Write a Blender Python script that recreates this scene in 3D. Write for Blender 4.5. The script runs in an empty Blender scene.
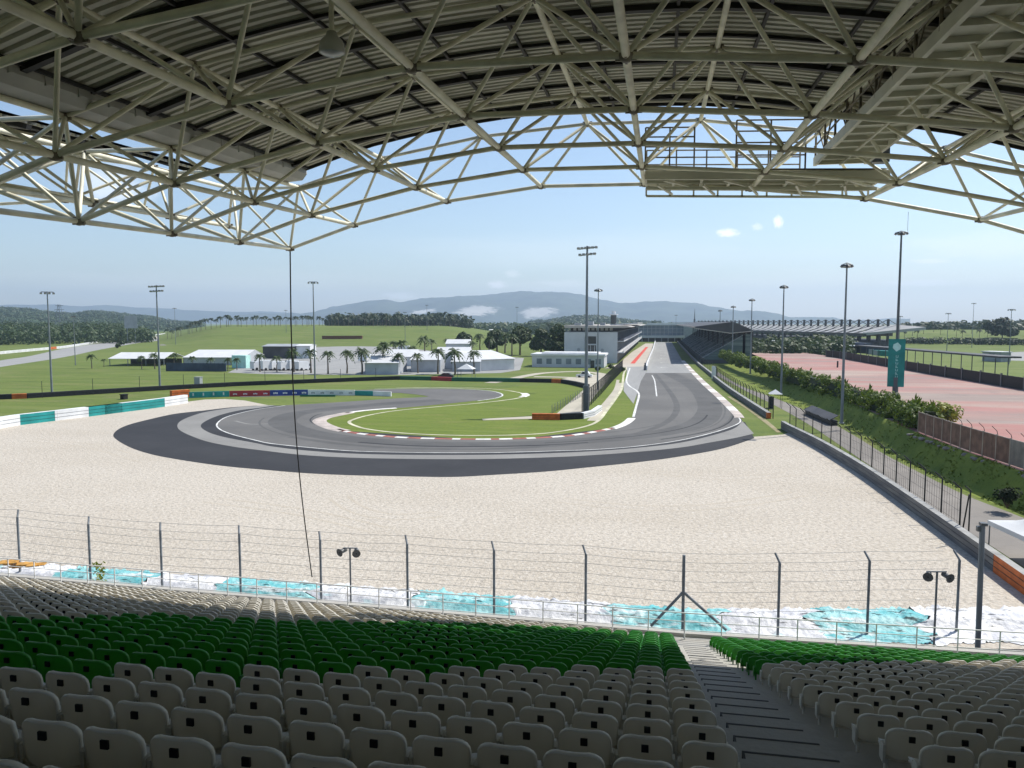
import bpy, math, random
from mathutils import Vector, Matrix, noise
random.seed(7)
R = math.radians
sc = bpy.context.scene
COL = sc.collection
# ------------------------------------------------------------------ camera model (camera at 0,0,15; Y = along the straight)
FPX, CX, CY, HY = 769.0, 512.0, 384.0, 322.5
PITCH = math.atan((CY - HY) / FPX)
PSI = math.atan((660 - 512) / FPX * math.cos(PITCH))
cp, sp, cs, ss = math.cos(PITCH), math.sin(PITCH), math.cos(PSI), math.sin(PSI)
EYE = 15.0
def ray(x, y):
    u = (x - CX) / FPX; v = -(y - CY) / FPX
    fw = cp + v * sp; up = v * cp - sp
    return (u * cs - fw * ss, u * ss + fw * cs, up)
def G(x, y, z=0.0):                       # survey of the photograph: the point at height z
    r = ray(x, y); t = (z - EYE) / r[2]
    return Vector((r[0] * t, r[1] * t, z))
def OY(x, y, Y):
    r = ray(x, y); t = Y / r[1]
    return Vector((r[0] * t, Y, EYE + r[2] * t))
def D(x, y, d):                           # the point at distance d (metres, along the ground) on that sight line
    r = ray(x, y); t = d / math.hypot(r[0], r[1])
    return Vector((r[0] * t, r[1] * t, EYE + r[2] * t))
def in_frame(p, m=40):
    Z = p[2] - EYE; u = p[0] * cs + p[1] * ss; w = -p[0] * ss + p[1] * cs
    fw = w * cp - Z * sp; up = w * sp + Z * cp
    if fw < .3: return False
    x, y = CX + FPX * u / fw, CY - FPX * up / fw
    return -m < x < 1024 + m and -m < y < 768 + m
ONES = ['zeroth', 'first', 'second', 'third', 'fourth', 'fifth', 'sixth', 'seventh', 'eighth', 'ninth', 'tenth', 'eleventh', 'twelfth',
        'thirteenth', 'fourteenth', 'fifteenth', 'sixteenth', 'seventeenth', 'eighteenth', 'nineteenth']
TENS = {2: 'twent', 3: 'thirt', 4: 'fort', 5: 'fift', 6: 'sixt', 7: 'sevent'}
def nth(i):
    if i < 20: return ONES[i]
    t, o = divmod(i, 10)
    return TENS[t] + 'ieth' if o == 0 else TENS[t] + 'y-' + ONES[o]
# ------------------------------------------------------------------ materials
def new_mat(name):
    m = bpy.data.materials.new(name); m.use_nodes = True
    nt = m.node_tree; b = nt.nodes['Principled BSDF']
    return m, nt, b
def mat(name, c, rough=.6, var=.15, scale=3.0, metal=0.0, spec=.3, bump=0.0, bscale=30., tcol=None, orand=0, c2=None, mix_lo=.4, mix_hi=.65, detail=5, transl=0.0, stretch=None):
    m, nt, b = new_mat(name)
    N, L = nt.nodes.new, nt.links.new
    b.inputs['Roughness'].default_value = rough; b.inputs['Metallic'].default_value = metal
    b.inputs['Specular IOR Level'].default_value = spec
    tc = N('ShaderNodeTexCoord'); src = tc.outputs['Object']
    if stretch:
        mp = N('ShaderNodeMapping'); mp.inputs['Scale'].default_value = stretch; L(src, mp.inputs['Vector']); src = mp.outputs['Vector']
    nz = N('ShaderNodeTexNoise'); nz.inputs['Scale'].default_value = scale; nz.inputs['Detail'].default_value = detail
    L(src, nz.inputs['Vector'])
    cr = N('ShaderNodeValToRGB'); e = cr.color_ramp.elements
    e[0].position = mix_lo; e[1].position = mix_hi
    if c2 is None:
        e[0].color = (*[max(0, v * (1 - var)) for v in c], 1); e[1].color = (*[min(1, v * (1 + var)) for v in c], 1)
    else:
        e[0].color = (*c, 1); e[1].color = (*c2, 1)
    L(nz.outputs['Fac'], cr.inputs['Fac']); L(cr.outputs['Color'], b.inputs['Base Color'])
    if orand:                               # each piece has faded a little differently
        oi = N('ShaderNodeObjectInfo'); mr = N('ShaderNodeMapRange'); L(oi.outputs['Random'], mr.inputs['Value']); mr.inputs['To Min'].default_value = 1 - orand; mr.inputs['To Max'].default_value = 1 + orand * .5
        hs = N('ShaderNodeHueSaturation'); L(mr.outputs['Result'], hs.inputs['Value']); L(cr.outputs['Color'], hs.inputs['Color']); L(hs.outputs['Color'], b.inputs['Base Color'])
    if bump:
        n2 = N('ShaderNodeTexNoise'); n2.inputs['Scale'].default_value = bscale; n2.inputs['Detail'].default_value = 3
        L(src, n2.inputs['Vector'])
        bp = N('ShaderNodeBump'); bp.inputs['Strength'].default_value = bump; bp.inputs['Distance'].default_value = .05
        L(n2.outputs['Fac'], bp.inputs['Height']); L(bp.outputs['Normal'], b.inputs['Normal'])
    if transl:
        tr = N('ShaderNodeBsdfTranslucent')
        if tcol: tr.inputs['Color'].default_value = (*tcol, 1)
        else: L(cr.outputs['Color'], tr.inputs['Color'])
        mx = N('ShaderNodeMixShader'); mx.inputs['Fac'].default_value = transl
        L(b.outputs['BSDF'], mx.inputs[1]); L(tr.outputs['BSDF'], mx.inputs[2])
        L(mx.outputs['Shader'], nt.nodes['Material Output'].inputs['Surface'])
    return m
def ground_mat(name, layers, base, rough=.9, bump=.0, bscale=8., spec=.15):
    """base colour with several noise layers: (colour, scale, lo, hi, amount, stretch)"""
    m, nt, b = new_mat(name)
    N, L = nt.nodes.new, nt.links.new
    b.inputs['Roughness'].default_value = rough; b.inputs['Specular IOR Level'].default_value = spec
    tc = N('ShaderNodeTexCoord')
    cur = None
    rgb = N('ShaderNodeRGB'); rgb.outputs[0].default_value = (*base, 1); cur = rgb.outputs[0]
    for i, (c, s, lo, hi, amt, st) in enumerate(layers):
        mp = N('ShaderNodeMapping'); mp.inputs['Scale'].default_value = st; mp.inputs['Location'].default_value = (i * 13.7, i * 5.1, 0)
        if len(st) == 3: L(tc.outputs['Object'], mp.inputs['Vector'])
        nz = N('ShaderNodeTexNoise'); nz.inputs['Scale'].default_value = s; nz.inputs['Detail'].default_value = 6; nz.inputs['Roughness'].default_value = .6
        L(mp.outputs['Vector'], nz.inputs['Vector'])
        mr = N('ShaderNodeMapRange'); mr.inputs['From Min'].default_value = lo; mr.inputs['From Max'].default_value = hi; mr.inputs['To Max'].default_value = amt
        L(nz.outputs['Fac'], mr.inputs['Value'])
        mx = N('ShaderNodeMix'); mx.data_type = 'RGBA'
        L(mr.outputs['Result'], mx.inputs['Factor']); L(cur, mx.inputs['A']); mx.inputs['B'].default_value = (*c, 1)
        cur = mx.outputs['Result']
    L(cur, b.inputs['Base Color'])
    if bump:
        n2 = N('ShaderNodeTexNoise'); n2.inputs['Scale'].default_value = bscale; n2.inputs['Detail'].default_value = 4
        L(tc.outputs['Object'], n2.inputs['Vector'])
        bp = N('ShaderNodeBump'); bp.inputs['Strength'].default_value = bump; bp.inputs['Distance'].default_value = .1
        L(n2.outputs['Fac'], bp.inputs['Height']); L(bp.outputs['Normal'], b.inputs['Normal'])
    return m
U1 = (1, 1, 1)
M = {}
M['grass'] = ground_mat('grass', [((.14, .18, .042), .02, .4, .62, .9, U1), ((.075, .115, .03), .13, .5, .72, .8, (1, 2.5, 1)), ((.22, .20, .09), .045, .54, .70, .65, (1, 3, 1)), ((.065, .10, .026), 1.3, .45, .7, .5, U1), ((.17, .195, .06), .3, .5, .6, .5, (.03, .6, 1))], (.112, .15, .032), bump=.5, bscale=2.)
M['infield'] = ground_mat('infield_grass', [((.15, .19, .033), .05, .4, .65, .8, U1), ((.085, .125, .025), .3, .5, .72, .75, (1, 2.5, 1)), ((.21, .20, .07), .09, .55, .7, .5, (1, 2, 1)), ((.07, .105, .022), 2., .45, .7, .5, U1), ((.16, .20, .045), .5, .5, .6, .5, (.03, .8, 1))], (.122, .165, .026), bump=.5, bscale=3.)
M['bank_grass'] = ground_mat('bank_grass', [((.20, .235, .045), .25, .4, .62, .9, U1), ((.09, .13, .025), .8, .5, .72, .7, U1), ((.06, .09, .02), 4., .54, .7, .5, U1)], (.14, .185, .035), bump=.6, bscale=3.)
M['gravel'] = ground_mat('gravel', [((.43, .38, .31), .04, .42, .62, .55, (1, 2, 1)), ((.36, .325, .28), .35, .58, .78, .5, (1, .5, 1)), ((.24, .215, .185), 3.0, .44, .72, .75, U1), ((.66, .64, .6), 4.2, .52, .75, .75, U1), ((.16, .14, .12), 9.0, .58, .75, .5, U1)], (.50, .452, .385), rough=.95, bump=1., bscale=5.)
M['asphalt'] = ground_mat('asphalt', [((.165, .16, .152), .06, .4, .65, .8, U1), ((.11, .11, .11), .1, .52, .75, .7, (4, .5, 1)), ((.19, .187, .18), 6., .5, .8, .4, U1)], (.118, .115, .111), rough=.8)
M['runoff'] = ground_mat('runoff_asphalt', [((.05, .051, .055), .08, .4, .65, .7, U1), ((.085, .086, .088), 1., .55, .75, .35, (1, 3, 1))], (.034, .035, .039), rough=.85)
M['strip'] = ground_mat('strip_asphalt', [((.27, .265, .25), .1, .4, .65, .7, U1), ((.15, .15, .145), 1., .55, .75, .5, U1)], (.215, .21, .2), rough=.85)
M['grid_asphalt'] = ground_mat('grid_asphalt', [((.33, .33, .32), .05, .4, .65, .7, (3, .3, 1)), ((.2, .2, .2), .2, .55, .75, .5, (4, .2, 1))], (.27, .27, .265), rough=.85)
M['pit_concrete'] = ground_mat('pit_concrete', [((.48, .44, .38), .05, .4, .65, .7, U1), ((.3, .27, .24), .2, .55, .75, .4, U1)], (.42, .385, .34), rough=.9)
M['road'] = ground_mat('service_road', [((.27, .25, .23), .15, .4, .65, .7, U1), ((.15, .14, .13), .6, .55, .75, .6, U1), ((.3, .28, .24), 3., .55, .75, .3, U1)], (.21, .195, .18), rough=.9)
M['concrete_path'] = ground_mat('concrete_path', [((.5, .46, .38), .15, .4, .65, .7, U1), ((.27, .25, .19), .6, .55, .75, .5, U1)], (.40, .37, .30), rough=.9)
M['dirt'] = ground_mat('dirt', [((.33, .28, .18), .4, .4, .65, .8, U1), ((.12, .15, .04), .8, .5, .75, .9, U1)], (.26, .23, .13), rough=.95)
M['parking'] = ground_mat('parking_tarmac', [((.38, .21, .19), .05, .4, .65, .8, (1, 1.5, 1)), ((.37, .32, .27), .022, .47, .58, .80, (.35, 1.8, 1)), ((.26, .21, .19), .05, .48, .62, .85, (.4, 2, 1)), ((.40, .35, .30), .08, .58, .72, .75, (.3, 2.5, 1)), ((.22, .14, .125), 1.2, .55, .75, .4, U1), ((.2, .16, .15), .25, .6, .75, .5, (1, .3, 1))], (.34, .175, .155), rough=.9)
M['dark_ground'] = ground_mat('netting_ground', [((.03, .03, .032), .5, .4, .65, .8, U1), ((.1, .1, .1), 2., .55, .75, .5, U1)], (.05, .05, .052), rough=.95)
M['kerb_white'] = mat('kerb_white', (.70, .68, .64), .7, .12, .8)
M['kerb_pale'] = mat('kerb_pale', (.46, .40, .36), .7, .15, .5)
M['kerb_red'] = mat('kerb_red', (.33, .11, .08), .7, .2, .8)
M['line_white'] = mat('line_white', (.62, .62, .6), .7, .2, .6)
M['red_paint'] = mat('red_paint', (.55, .07, .05), .7, .15, .3)
M['drain'] = mat('drain_concrete', (.52, .50, .36), .85, .2, .4)
M['steel'] = mat('truss_steel', (.74, .71, .56), .5, .14, 1.5, spec=.35, c2=None)
M['steel_dark'] = mat('joint_steel', (.15, .13, .10), .6, .4, 3., c2=(.27, .24, .18))
M['purlin'] = mat('purlin_black', (.022, .022, .022), .6, .3, 2.)
M['deck'] = mat('roof_sheet', (.50, .485, .41), .55, .14, .35, spec=.3, stretch=(.5, 2, 1))
M['gutter'] = mat('gutter_sheet', (.42, .42, .39), .6, .15, .8)
M['rust'] = mat('rusty_edge', (.16, .07, .04), .8, .3, 4.)
M['catwalk'] = mat('catwalk_plate', (.58, .57, .47), .5, .1, .8)
M['seat_grey'] = mat('seat_grey_plastic', (.54, .525, .48), .42, .10, 1.2, spec=.4, transl=.36, tcol=(.84, .76, .60), orand=.12)
M['seat_rim'] = mat('seat_rim_plastic', (.66, .65, .61), .42, .06, 2., spec=.4, transl=.30, tcol=(.88, .82, .68))
M['seat_green'] = mat('seat_green_plastic', (.035, .24, .04), .42, .15, 1.2, spec=.4, transl=.33, tcol=(.20, .60, .06), orand=.18)
M['seat_green_rim'] = mat('seat_green_rim', (.05, .29, .06), .42, .1, 2., spec=.4, transl=.35, tcol=(.2, .6, .08))
M['tag'] = mat('number_plate', (.012, .012, .013), .5, .2, 5.)
M['terrace'] = mat('terrace_concrete', (.36, .35, .33), .85, .3, .9, bump=.2, bscale=12, c2=(.40, .39, .36), mix_lo=.35, mix_hi=.7)
M['nosing_side'] = mat('step_nosing_side', (.06, .06, .06), .8, .2, 3.)
M['rail_white'] = mat('rail_white_paint', (.80, .80, .78), .45, .08, 2.)
M['fence_steel'] = mat('fence_post_steel', (.19, .21, .23), .5, .2, 2.)
M['wire'] = mat('fence_wire', (.30, .30, .30), .5, .1, 2.)
M['mesh_dark'] = mat('fence_post_black', (.028, .03, .032), .6, .2, 2.)
M['tarp_teal'] = ground_mat('tarp_teal', [((.36, .60, .61), .9, .4, .62, .9, (.5, 1.6, 1)), ((.62, .66, .66), 1.1, .56, .62, .85, (.35, 1.4, 1)), ((.03, .20, .22), 1.8, .55, .68, .7, (.4, 2, 2)), ((.012, .02, .022), 2.2, .585, .64, .85, (.45, 2.2, 1))], (.13, .43, .46), rough=.5, bump=.8, bscale=3.)
M['tarp_white'] = ground_mat('tarp_white', [((.5, .51, .55), .9, .4, .62, .9, (.5, 1.6, 1)), ((.30, .52, .54), .8, .62, .68, .7, (.35, 1.5, 1)), ((.35, .36, .40), 1.8, .55, .68, .7, (.4, 2, 2)), ((.03, .032, .036), 2.2, .60, .66, .85, (.45, 2.2, 1))], (.74, .74, .74), rough=.5, bump=.8, bscale=3.)
M['tyre'] = mat('tyre_rubber', (.02, .021, .023), .7, .3, 3.)
M['belt'] = mat('barrier_belt', (.10, .105, .115), .65, .2, .8, c2=(.19, .185, .175), stretch=(1, .4, 3))
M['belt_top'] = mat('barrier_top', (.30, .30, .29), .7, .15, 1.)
M['orange'] = mat('barrier_orange', (.55, .13, .025), .55, .2, 1.)
M['pole'] = mat('galvanised_pole', (.20, .22, .24), .45, .12, .6, spec=.4)
M['pole_dark'] = mat('dark_pole', (.10, .11, .12), .45, .12, .6, spec=.4)
M['lamp'] = mat('lamp_housing', (.12, .125, .13), .4, .2, 3.)
M['lamp_glass'] = mat('lamp_glass', (.35, .37, .38), .15, .1, 3., spec=.6)
M['white_paint'] = mat('white_wall_paint', (.66, .67, .68), .6, .08, .3)
M['facade'] = mat('facade_panel', (.52, .54, .56), .55, .06, .2)
M['grey_paint'] = mat('grey_wall_paint', (.33, .35, .37), .6, .1, .3)
M['glass'] = mat('dark_glass', (.035, .045, .055), .12, .2, .2, spec=.6)
M['blue_glass'] = mat('blue_glass', (.16, .20, .24), .15, .2, .15, spec=.6)
M['roof_tan'] = mat('roof_tan_sheet', (.40, .37, .33), .6, .12, .2)
M['roof_dark'] = mat('roof_dark_sheet', (.07, .068, .07), .6, .2, .2)
M['stand_seats'] = mat('far_stand_seats', (.07, .10, .10), .7, .2, .3, c2=(.17, .21, .20), stretch=(.15, .15, 4))
M['tent'] = mat('tent_canvas', (.66, .67, .68), .6, .05, .4, transl=.12)
M['tent_grey'] = mat('tent_side_grey', (.42, .44, .47), .6, .08, .4)
M['brown_slat'] = mat('brown_slats', (.20, .12, .085), .7, .25, 1.2)
M['brown_frame'] = mat('fence_frame_beige', (.42, .35, .28), .6, .15, 1.)
M['teal_sign'] = mat('banner_teal', (.02, .22, .20), .5, .12, .8)
M['teal_pale'] = mat('banner_mark_pale', (.45, .72, .66), .5, .1, .8)
M['red_board'] = mat('board_red', (.42, .04, .05), .5, .15, .4)
M['blue_board'] = mat('board_blue', (.03, .06, .27), .5, .15, .4)
M['teal_board'] = mat('board_teal', (.02, .27, .26), .5, .15, .4)
M['green_board'] = mat('board_green', (.02, .12, .07), .5, .15, .4)
M['white_board'] = mat('board_white', (.72, .73, .74), .5, .1, .4)
M['black'] = mat('black_rubber', (.012, .012, .013), .6, .2, 3.)
M['trunk'] = mat('palm_trunk', (.17, .14, .11), .9, .25, 3.)
M['bark'] = mat('tree_bark', (.11, .085, .06), .9, .25, 3.)
def leaf(name, a, b, tr=.25):
    return mat(name, a, .55, .2, .9, c2=b, transl=tr, mix_lo=.35, mix_hi=.7)
M['palm_leaf'] = leaf('palm_leaf', (.030, .06, .018), (.09, .13, .035))
M['far_leaf'] = leaf('far_leaf', (.018, .035, .015), (.05, .08, .03))
M['hedge_leaf'] = leaf('hedge_leaf', (.055, .10, .010), (.17, .22, .025))
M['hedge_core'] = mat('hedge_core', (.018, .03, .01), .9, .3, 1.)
M['yellow_leaf'] = leaf('yellow_leaf', (.10, .16, .02), (.42, .40, .06))
M['tree_leaf'] = leaf('tree_leaf', (.025, .05, .015), (.075, .11, .028))
M['forest_leaf'] = leaf('forest_leaf', (.04, .07, .025), (.07, .105, .038))
M['forest_floor'] = ground_mat('forest_floor', [((.05, .085, .025), .02, .4, .6, .8, U1), ((.10, .14, .04), .008, .5, .65, .8, U1), ((.03, .05, .018), .06, .45, .65, .7, U1)], (.045, .075, .025))
M['hill_wood'] = ground_mat('hill_woodland', [((.05, .085, .03), .01, .4, .6, .8, U1), ((.025, .045, .018), .03, .45, .65, .8, U1)], (.04, .07, .025), bump=1., bscale=.04)
M['mountain'] = ground_mat('mountain_side', [((.065, .085, .045), .0015, .4, .6, .8, U1), ((.02, .032, .018), .004, .45, .6, .8, U1), ((.14, .13, .09), .006, .6, .72, .5, U1)], (.04, .06, .03), bump=1., bscale=.006)
def add_quarry(m, spots):
    nt = m.node_tree; N, L = nt.nodes.new, nt.links.new; b = nt.nodes['Principled BSDF']
    src = b.inputs['Base Color'].links[0].from_socket; tc = N('ShaderNodeTexCoord'); nz = N('ShaderNodeTexNoise'); nz.inputs['Scale'].default_value = .009; nz.inputs['Detail'].default_value = 7; nz.inputs['Roughness'].default_value = .7; L(tc.outputs['Object'], nz.inputs['Vector'])
    for xc, zc, wx, wz in spots:
        mp = N('ShaderNodeMapping'); mp.inputs['Location'].default_value = (-xc / wx, 0, -zc / wz); mp.inputs['Scale'].default_value = (1 / wx, 0, 1 / wz); L(tc.outputs['Object'], mp.inputs['Vector'])
        ln = N('ShaderNodeVectorMath'); ln.operation = 'LENGTH'; L(mp.outputs['Vector'], ln.inputs[0])
        ad = N('ShaderNodeMath'); ad.operation = 'MULTIPLY_ADD'; L(nz.outputs['Fac'], ad.inputs[0]); ad.inputs[1].default_value = -2.4; L(ln.outputs['Value'], ad.inputs[2])
        mr = N('ShaderNodeMapRange'); mr.inputs['From Min'].default_value = -.25; mr.inputs['From Max'].default_value = -.6; L(ad.outputs[0], mr.inputs['Value'])
        mx = N('ShaderNodeMix'); mx.data_type = 'RGBA'; L(mr.outputs['Result'], mx.inputs['Factor']); L(src, mx.inputs['A']); mx.inputs['B'].default_value = (.48, .46, .42, 1); src = mx.outputs['Result']
    L(src, b.inputs['Base Color'])
for_q = []
for px_, py_, w_px, h_px in ((484, 311, 20, 6.5), (545, 313, 20, 6), (430, 312, 12, 4)):
    p_ = D(px_, py_, 8000); for_q.append((p_.x, p_.z, w_px / FPX * 8000, h_px / FPX * 8000))
add_quarry(M['mountain'], for_q)
M['quarry'] = ground_mat('quarry_rock', [((.45, .42, .38), .004, .4, .6, .8, U1), ((.16, .16, .12), .006, .5, .65, .9, U1)], (.35, .33, .29))
M['car_white'] = mat('car_paint_white', (.72, .73, .74), .25, .04, .5, spec=.5)
M['car_dark'] = mat('car_paint_dark', (.03, .032, .04), .25, .1, .5, spec=.5)
M['car_red'] = mat('car_paint_red', (.35, .02, .02), .25, .1, .5, spec=.5)
M['sail'] = mat('roof_sail_white', (.36, .36, .36), .6, .06, .2)
M['container'] = mat('container_blue', (.05, .07, .11), .5, .2, .3)
# ------------------------------------------------------------------ mesh builder
class MB:
    def __init__(s): s.v = []; s.f = []; s.mi = []; s.sm = []
    def add(s, vs, fs, mi=0, smooth=False):
        o = len(s.v); s.v += [tuple(v) for v in vs]
        s.f += [tuple(i + o for i in f) for f in fs]; s.mi += [mi] * len(fs); s.sm += [smooth] * len(fs)
    def box(s, a, b, mi=0):
        (x0, y0, z0), (x1, y1, z1) = a, b
        s.add([(x0, y0, z0), (x1, y0, z0), (x1, y1, z0), (x0, y1, z0), (x0, y0, z1), (x1, y0, z1), (x1, y1, z1), (x0, y1, z1)],
              [(3, 2, 1, 0), (4, 5, 6, 7), (0, 1, 5, 4), (1, 2, 6, 5), (2, 3, 7, 6), (3, 0, 4, 7)], mi)
    def obox(s, o, ex, ey, ez, mi=0):     # box from corner o spanned by three vectors
        o, ex, ey, ez = map(Vector, (o, ex, ey, ez))
        p = [o, o + ex, o + ex + ey, o + ey]; p += [q + ez for q in p]
        s.add(p, [(3, 2, 1, 0), (4, 5, 6, 7), (0, 1, 5, 4), (1, 2, 6, 5), (2, 3, 7, 6), (3, 0, 4, 7)], mi)
    def bar(s, p, q, w, h, mi=0):         # rectangular bar along p-q
        p, q = Vector(p), Vector(q); d = (q - p).normalized()
        up = Vector((0, 0, 1)) if abs(d.z) < .95 else Vector((0, 1, 0))
        a = d.cross(up).normalized(); b = a.cross(d).normalized()
        s.obox(p - a * w / 2 - b * h / 2, a * w, q - p, b * h, mi)
    def tube(s, p, q, r, n=8, mi=0, r2=None, caps=True):
        p, q = Vector(p), Vector(q); d = (q - p)
        if d.length < 1e-6: return
        d.normalize(); r2 = r if r2 is None else r2
        up = Vector((0, 0, 1)) if abs(d.z) < .95 else Vector((1, 0, 0))
        a = d.cross(up).normalized(); b = a.cross(d)
        vs = []
        for i in range(n):
            t = 2 * math.pi * i / n; k = a * math.cos(t) + b * math.sin(t)
            vs.append(p + k * r)
        for i in range(n):
            t = 2 * math.pi * i / n; k = a * math.cos(t) + b * math.sin(t)
            vs.append(q + k * r2)
        s.add(vs, [(i, (i + 1) % n, n + (i + 1) % n, n + i) for i in range(n)], mi, True)
        if caps: s.add(vs, [tuple(range(n - 1, -1, -1)), tuple(range(n, 2 * n))], mi)
    def path(s, pts, r, n=6, mi=0):
        for a, b in zip(pts[:-1], pts[1:]): s.tube(a, b, r, n, mi)
    def ball(s, c, r, mi=0, n=8, m=6, sz=1.0):
        vs = []; c = Vector(c)
        for j in range(1, m):
            ph = math.pi * j / m
            for i in range(n):
                t = 2 * math.pi * i / n
                vs.append(c + Vector((r * math.sin(ph) * math.cos(t), r * math.sin(ph) * math.sin(t), r * sz * math.cos(ph))))
        fs = [(j * n + i, (j + 1) * n + i, (j + 1) * n + (i + 1) % n, j * n + (i + 1) % n) for j in range(m - 2) for i in range(n)]
        t = len(vs); vs += [c + Vector((0, 0, r * sz)), c - Vector((0, 0, r * sz))]
        fs += [(t, i, (i + 1) % n) for i in range(n)] + [(t + 1, (m - 2) * n + (i + 1) % n, (m - 2) * n + i) for i in range(n)]
        s.add(vs, fs, mi, True)
    def lathe(s, c, prof, n=16, mi=0):    # prof: (radius, z)
        c = Vector(c); vs = []
        for r, z in prof:
            for i in range(n):
                t = 2 * math.pi * i / n; vs.append(c + Vector((r * math.cos(t), r * math.sin(t), z)))
        s.add(vs, [(j * n + i, j * n + (i + 1) % n, (j + 1) * n + (i + 1) % n, (j + 1) * n + i) for j in range(len(prof) - 1) for i in range(n)], mi, True)
    def prism(s, poly, ext, mi=0):        # polygon (3D points) swept by vector ext
        ext = Vector(ext); n = len(poly); vs = [Vector(p) for p in poly]; vs += [p + ext for p in vs[:n]]
        s.add(vs, [tuple(range(n - 1, -1, -1)), tuple(range(n, 2 * n))] + [(i, (i + 1) % n, n + (i + 1) % n, n + i) for i in range(n)], mi)
    def build(s, name, mats, parent=None, loc=None):
        me = bpy.data.meshes.new(name); me.from_pydata(s.v, [], s.f)
        if not isinstance(mats, (list, tuple)): mats = [mats]
        for m in mats: me.materials.append(M[m] if isinstance(m, str) else m)
        me.polygons.foreach_set('material_index', s.mi); me.polygons.foreach_set('use_smooth', s.sm)
        me.update()
        o = bpy.data.objects.new(name, me); COL.objects.link(o)
        if parent is not None: o.parent = parent
        if loc is not None: o.location = loc
        return o
def tag(o, label=None, cat=None, group=None, kind=None):
    if label: o['label'] = label
    if cat: o['category'] = cat
    if group: o['group'] = group
    if kind: o['kind'] = kind
    return o
def empty(name, loc=(0, 0, 0), rz=0.0, label=None, cat=None, group=None):
    o = bpy.data.objects.new(name, None); COL.objects.link(o)
    o.location = loc; o.rotation_euler = (0, 0, rz); o.empty_display_size = .2
    return tag(o, label, cat, group)
KIDS = {}
def kids(o):
    if o.name not in KIDS: KIDS[o.name] = list(o.children)
    return KIDS[o.name]
def copy_tree(o, parent=None):
    c = o.copy(); COL.objects.link(c)
    if parent is not None: c.parent = parent
    for ch in list(kids(o)): copy_tree(ch, c)
    return c
def sheet(name, pts, m, z, kind='structure', mi=None):
    b = MB(); b.add([(p[0], p[1], z) for p in pts], [tuple(range(len(pts)))])
    me = b.build(name, m); 
    if me.data.polygons[0].normal.z < 0: me.data.flip_normals()
    tag(me, kind=kind); return me
def smooth(pts, n=6, closed=False):
    P = [Vector(p) for p in pts]; out = []
    m = len(P)
    for i in range(m if closed else m - 1):
        g = (lambda k: P[k % m]) if closed else (lambda k: P[min(max(k, 0), m - 1)])
        p0, p1, p2, p3 = g(i - 1), g(i), g(i + 1), g(i + 2)
        for j in range(n):
            t = j / n
            out.append(.5 * ((2 * p1) + (-p0 + p2) * t + (2 * p0 - 5 * p1 + 4 * p2 - p3) * t * t + (-p0 + 3 * p1 - 3 * p2 + p3) * t ** 3))
    if not closed: out.append(P[-1])
    return out
def GP(pts, z=0.0): return [G(x, y, z) for x, y in pts]
def ribbon(name, pts, w, m, z, seg=None, mats=None, kind='structure', side=0, parent=None):
    """flat band of width w along a ground path; seg = length of alternating material pieces"""
    b = MB(); P = [Vector((p[0], p[1], 0)) for p in pts]
    if seg:
        Q = [P[0]]; 
        for a, c in zip(P[:-1], P[1:]):
            n = max(1, int((c - a).length / seg * 2)); Q += [a.lerp(c, (k + 1) / n) for k in range(n)]
        P = Q
    L = 0; vs = []; fs = []; mi = []
    for i, p in enumerate(P):
        d = (P[min(i + 1, len(P) - 1)] - P[max(i - 1, 0)]).normalized(); nrm = Vector((-d.y, d.x, 0))
        a, c = p + nrm * (w / 2 + side), p - nrm * (w / 2 - side)
        vs += [(a.x, a.y, z), (c.x, c.y, z)]
        if i:
            L += (p - P[i - 1]).length
            fs.append((2 * i - 2, 2 * i - 1, 2 * i + 1, 2 * i)); mi.append(int(L / seg) % 2 if seg else 0)
    b.add(vs, fs); b.mi = mi
    o = b.build(name, mats or m, parent); 
    if kind: tag(o, kind=kind)
    return o
# ================================================================== SKY, SUN, HAZE, CAMERA
AZ, EL = 50.0, 52.0
w = bpy.data.worlds.new('World'); sc.world = w; w.use_nodes = True
nt = w.node_tree; N, L = nt.nodes.new, nt.links.new
bg = nt.nodes['Background']
sky = N('ShaderNodeTexSky'); sky.sky_type = 'NISHITA'; sky.sun_disc = False
sky.sun_elevation = R(EL); sky.sun_rotation = R(AZ); sky.altitude = 0; sky.air_density = 1.0; sky.dust_density = .6; sky.ozone_density = 1.6
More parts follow.
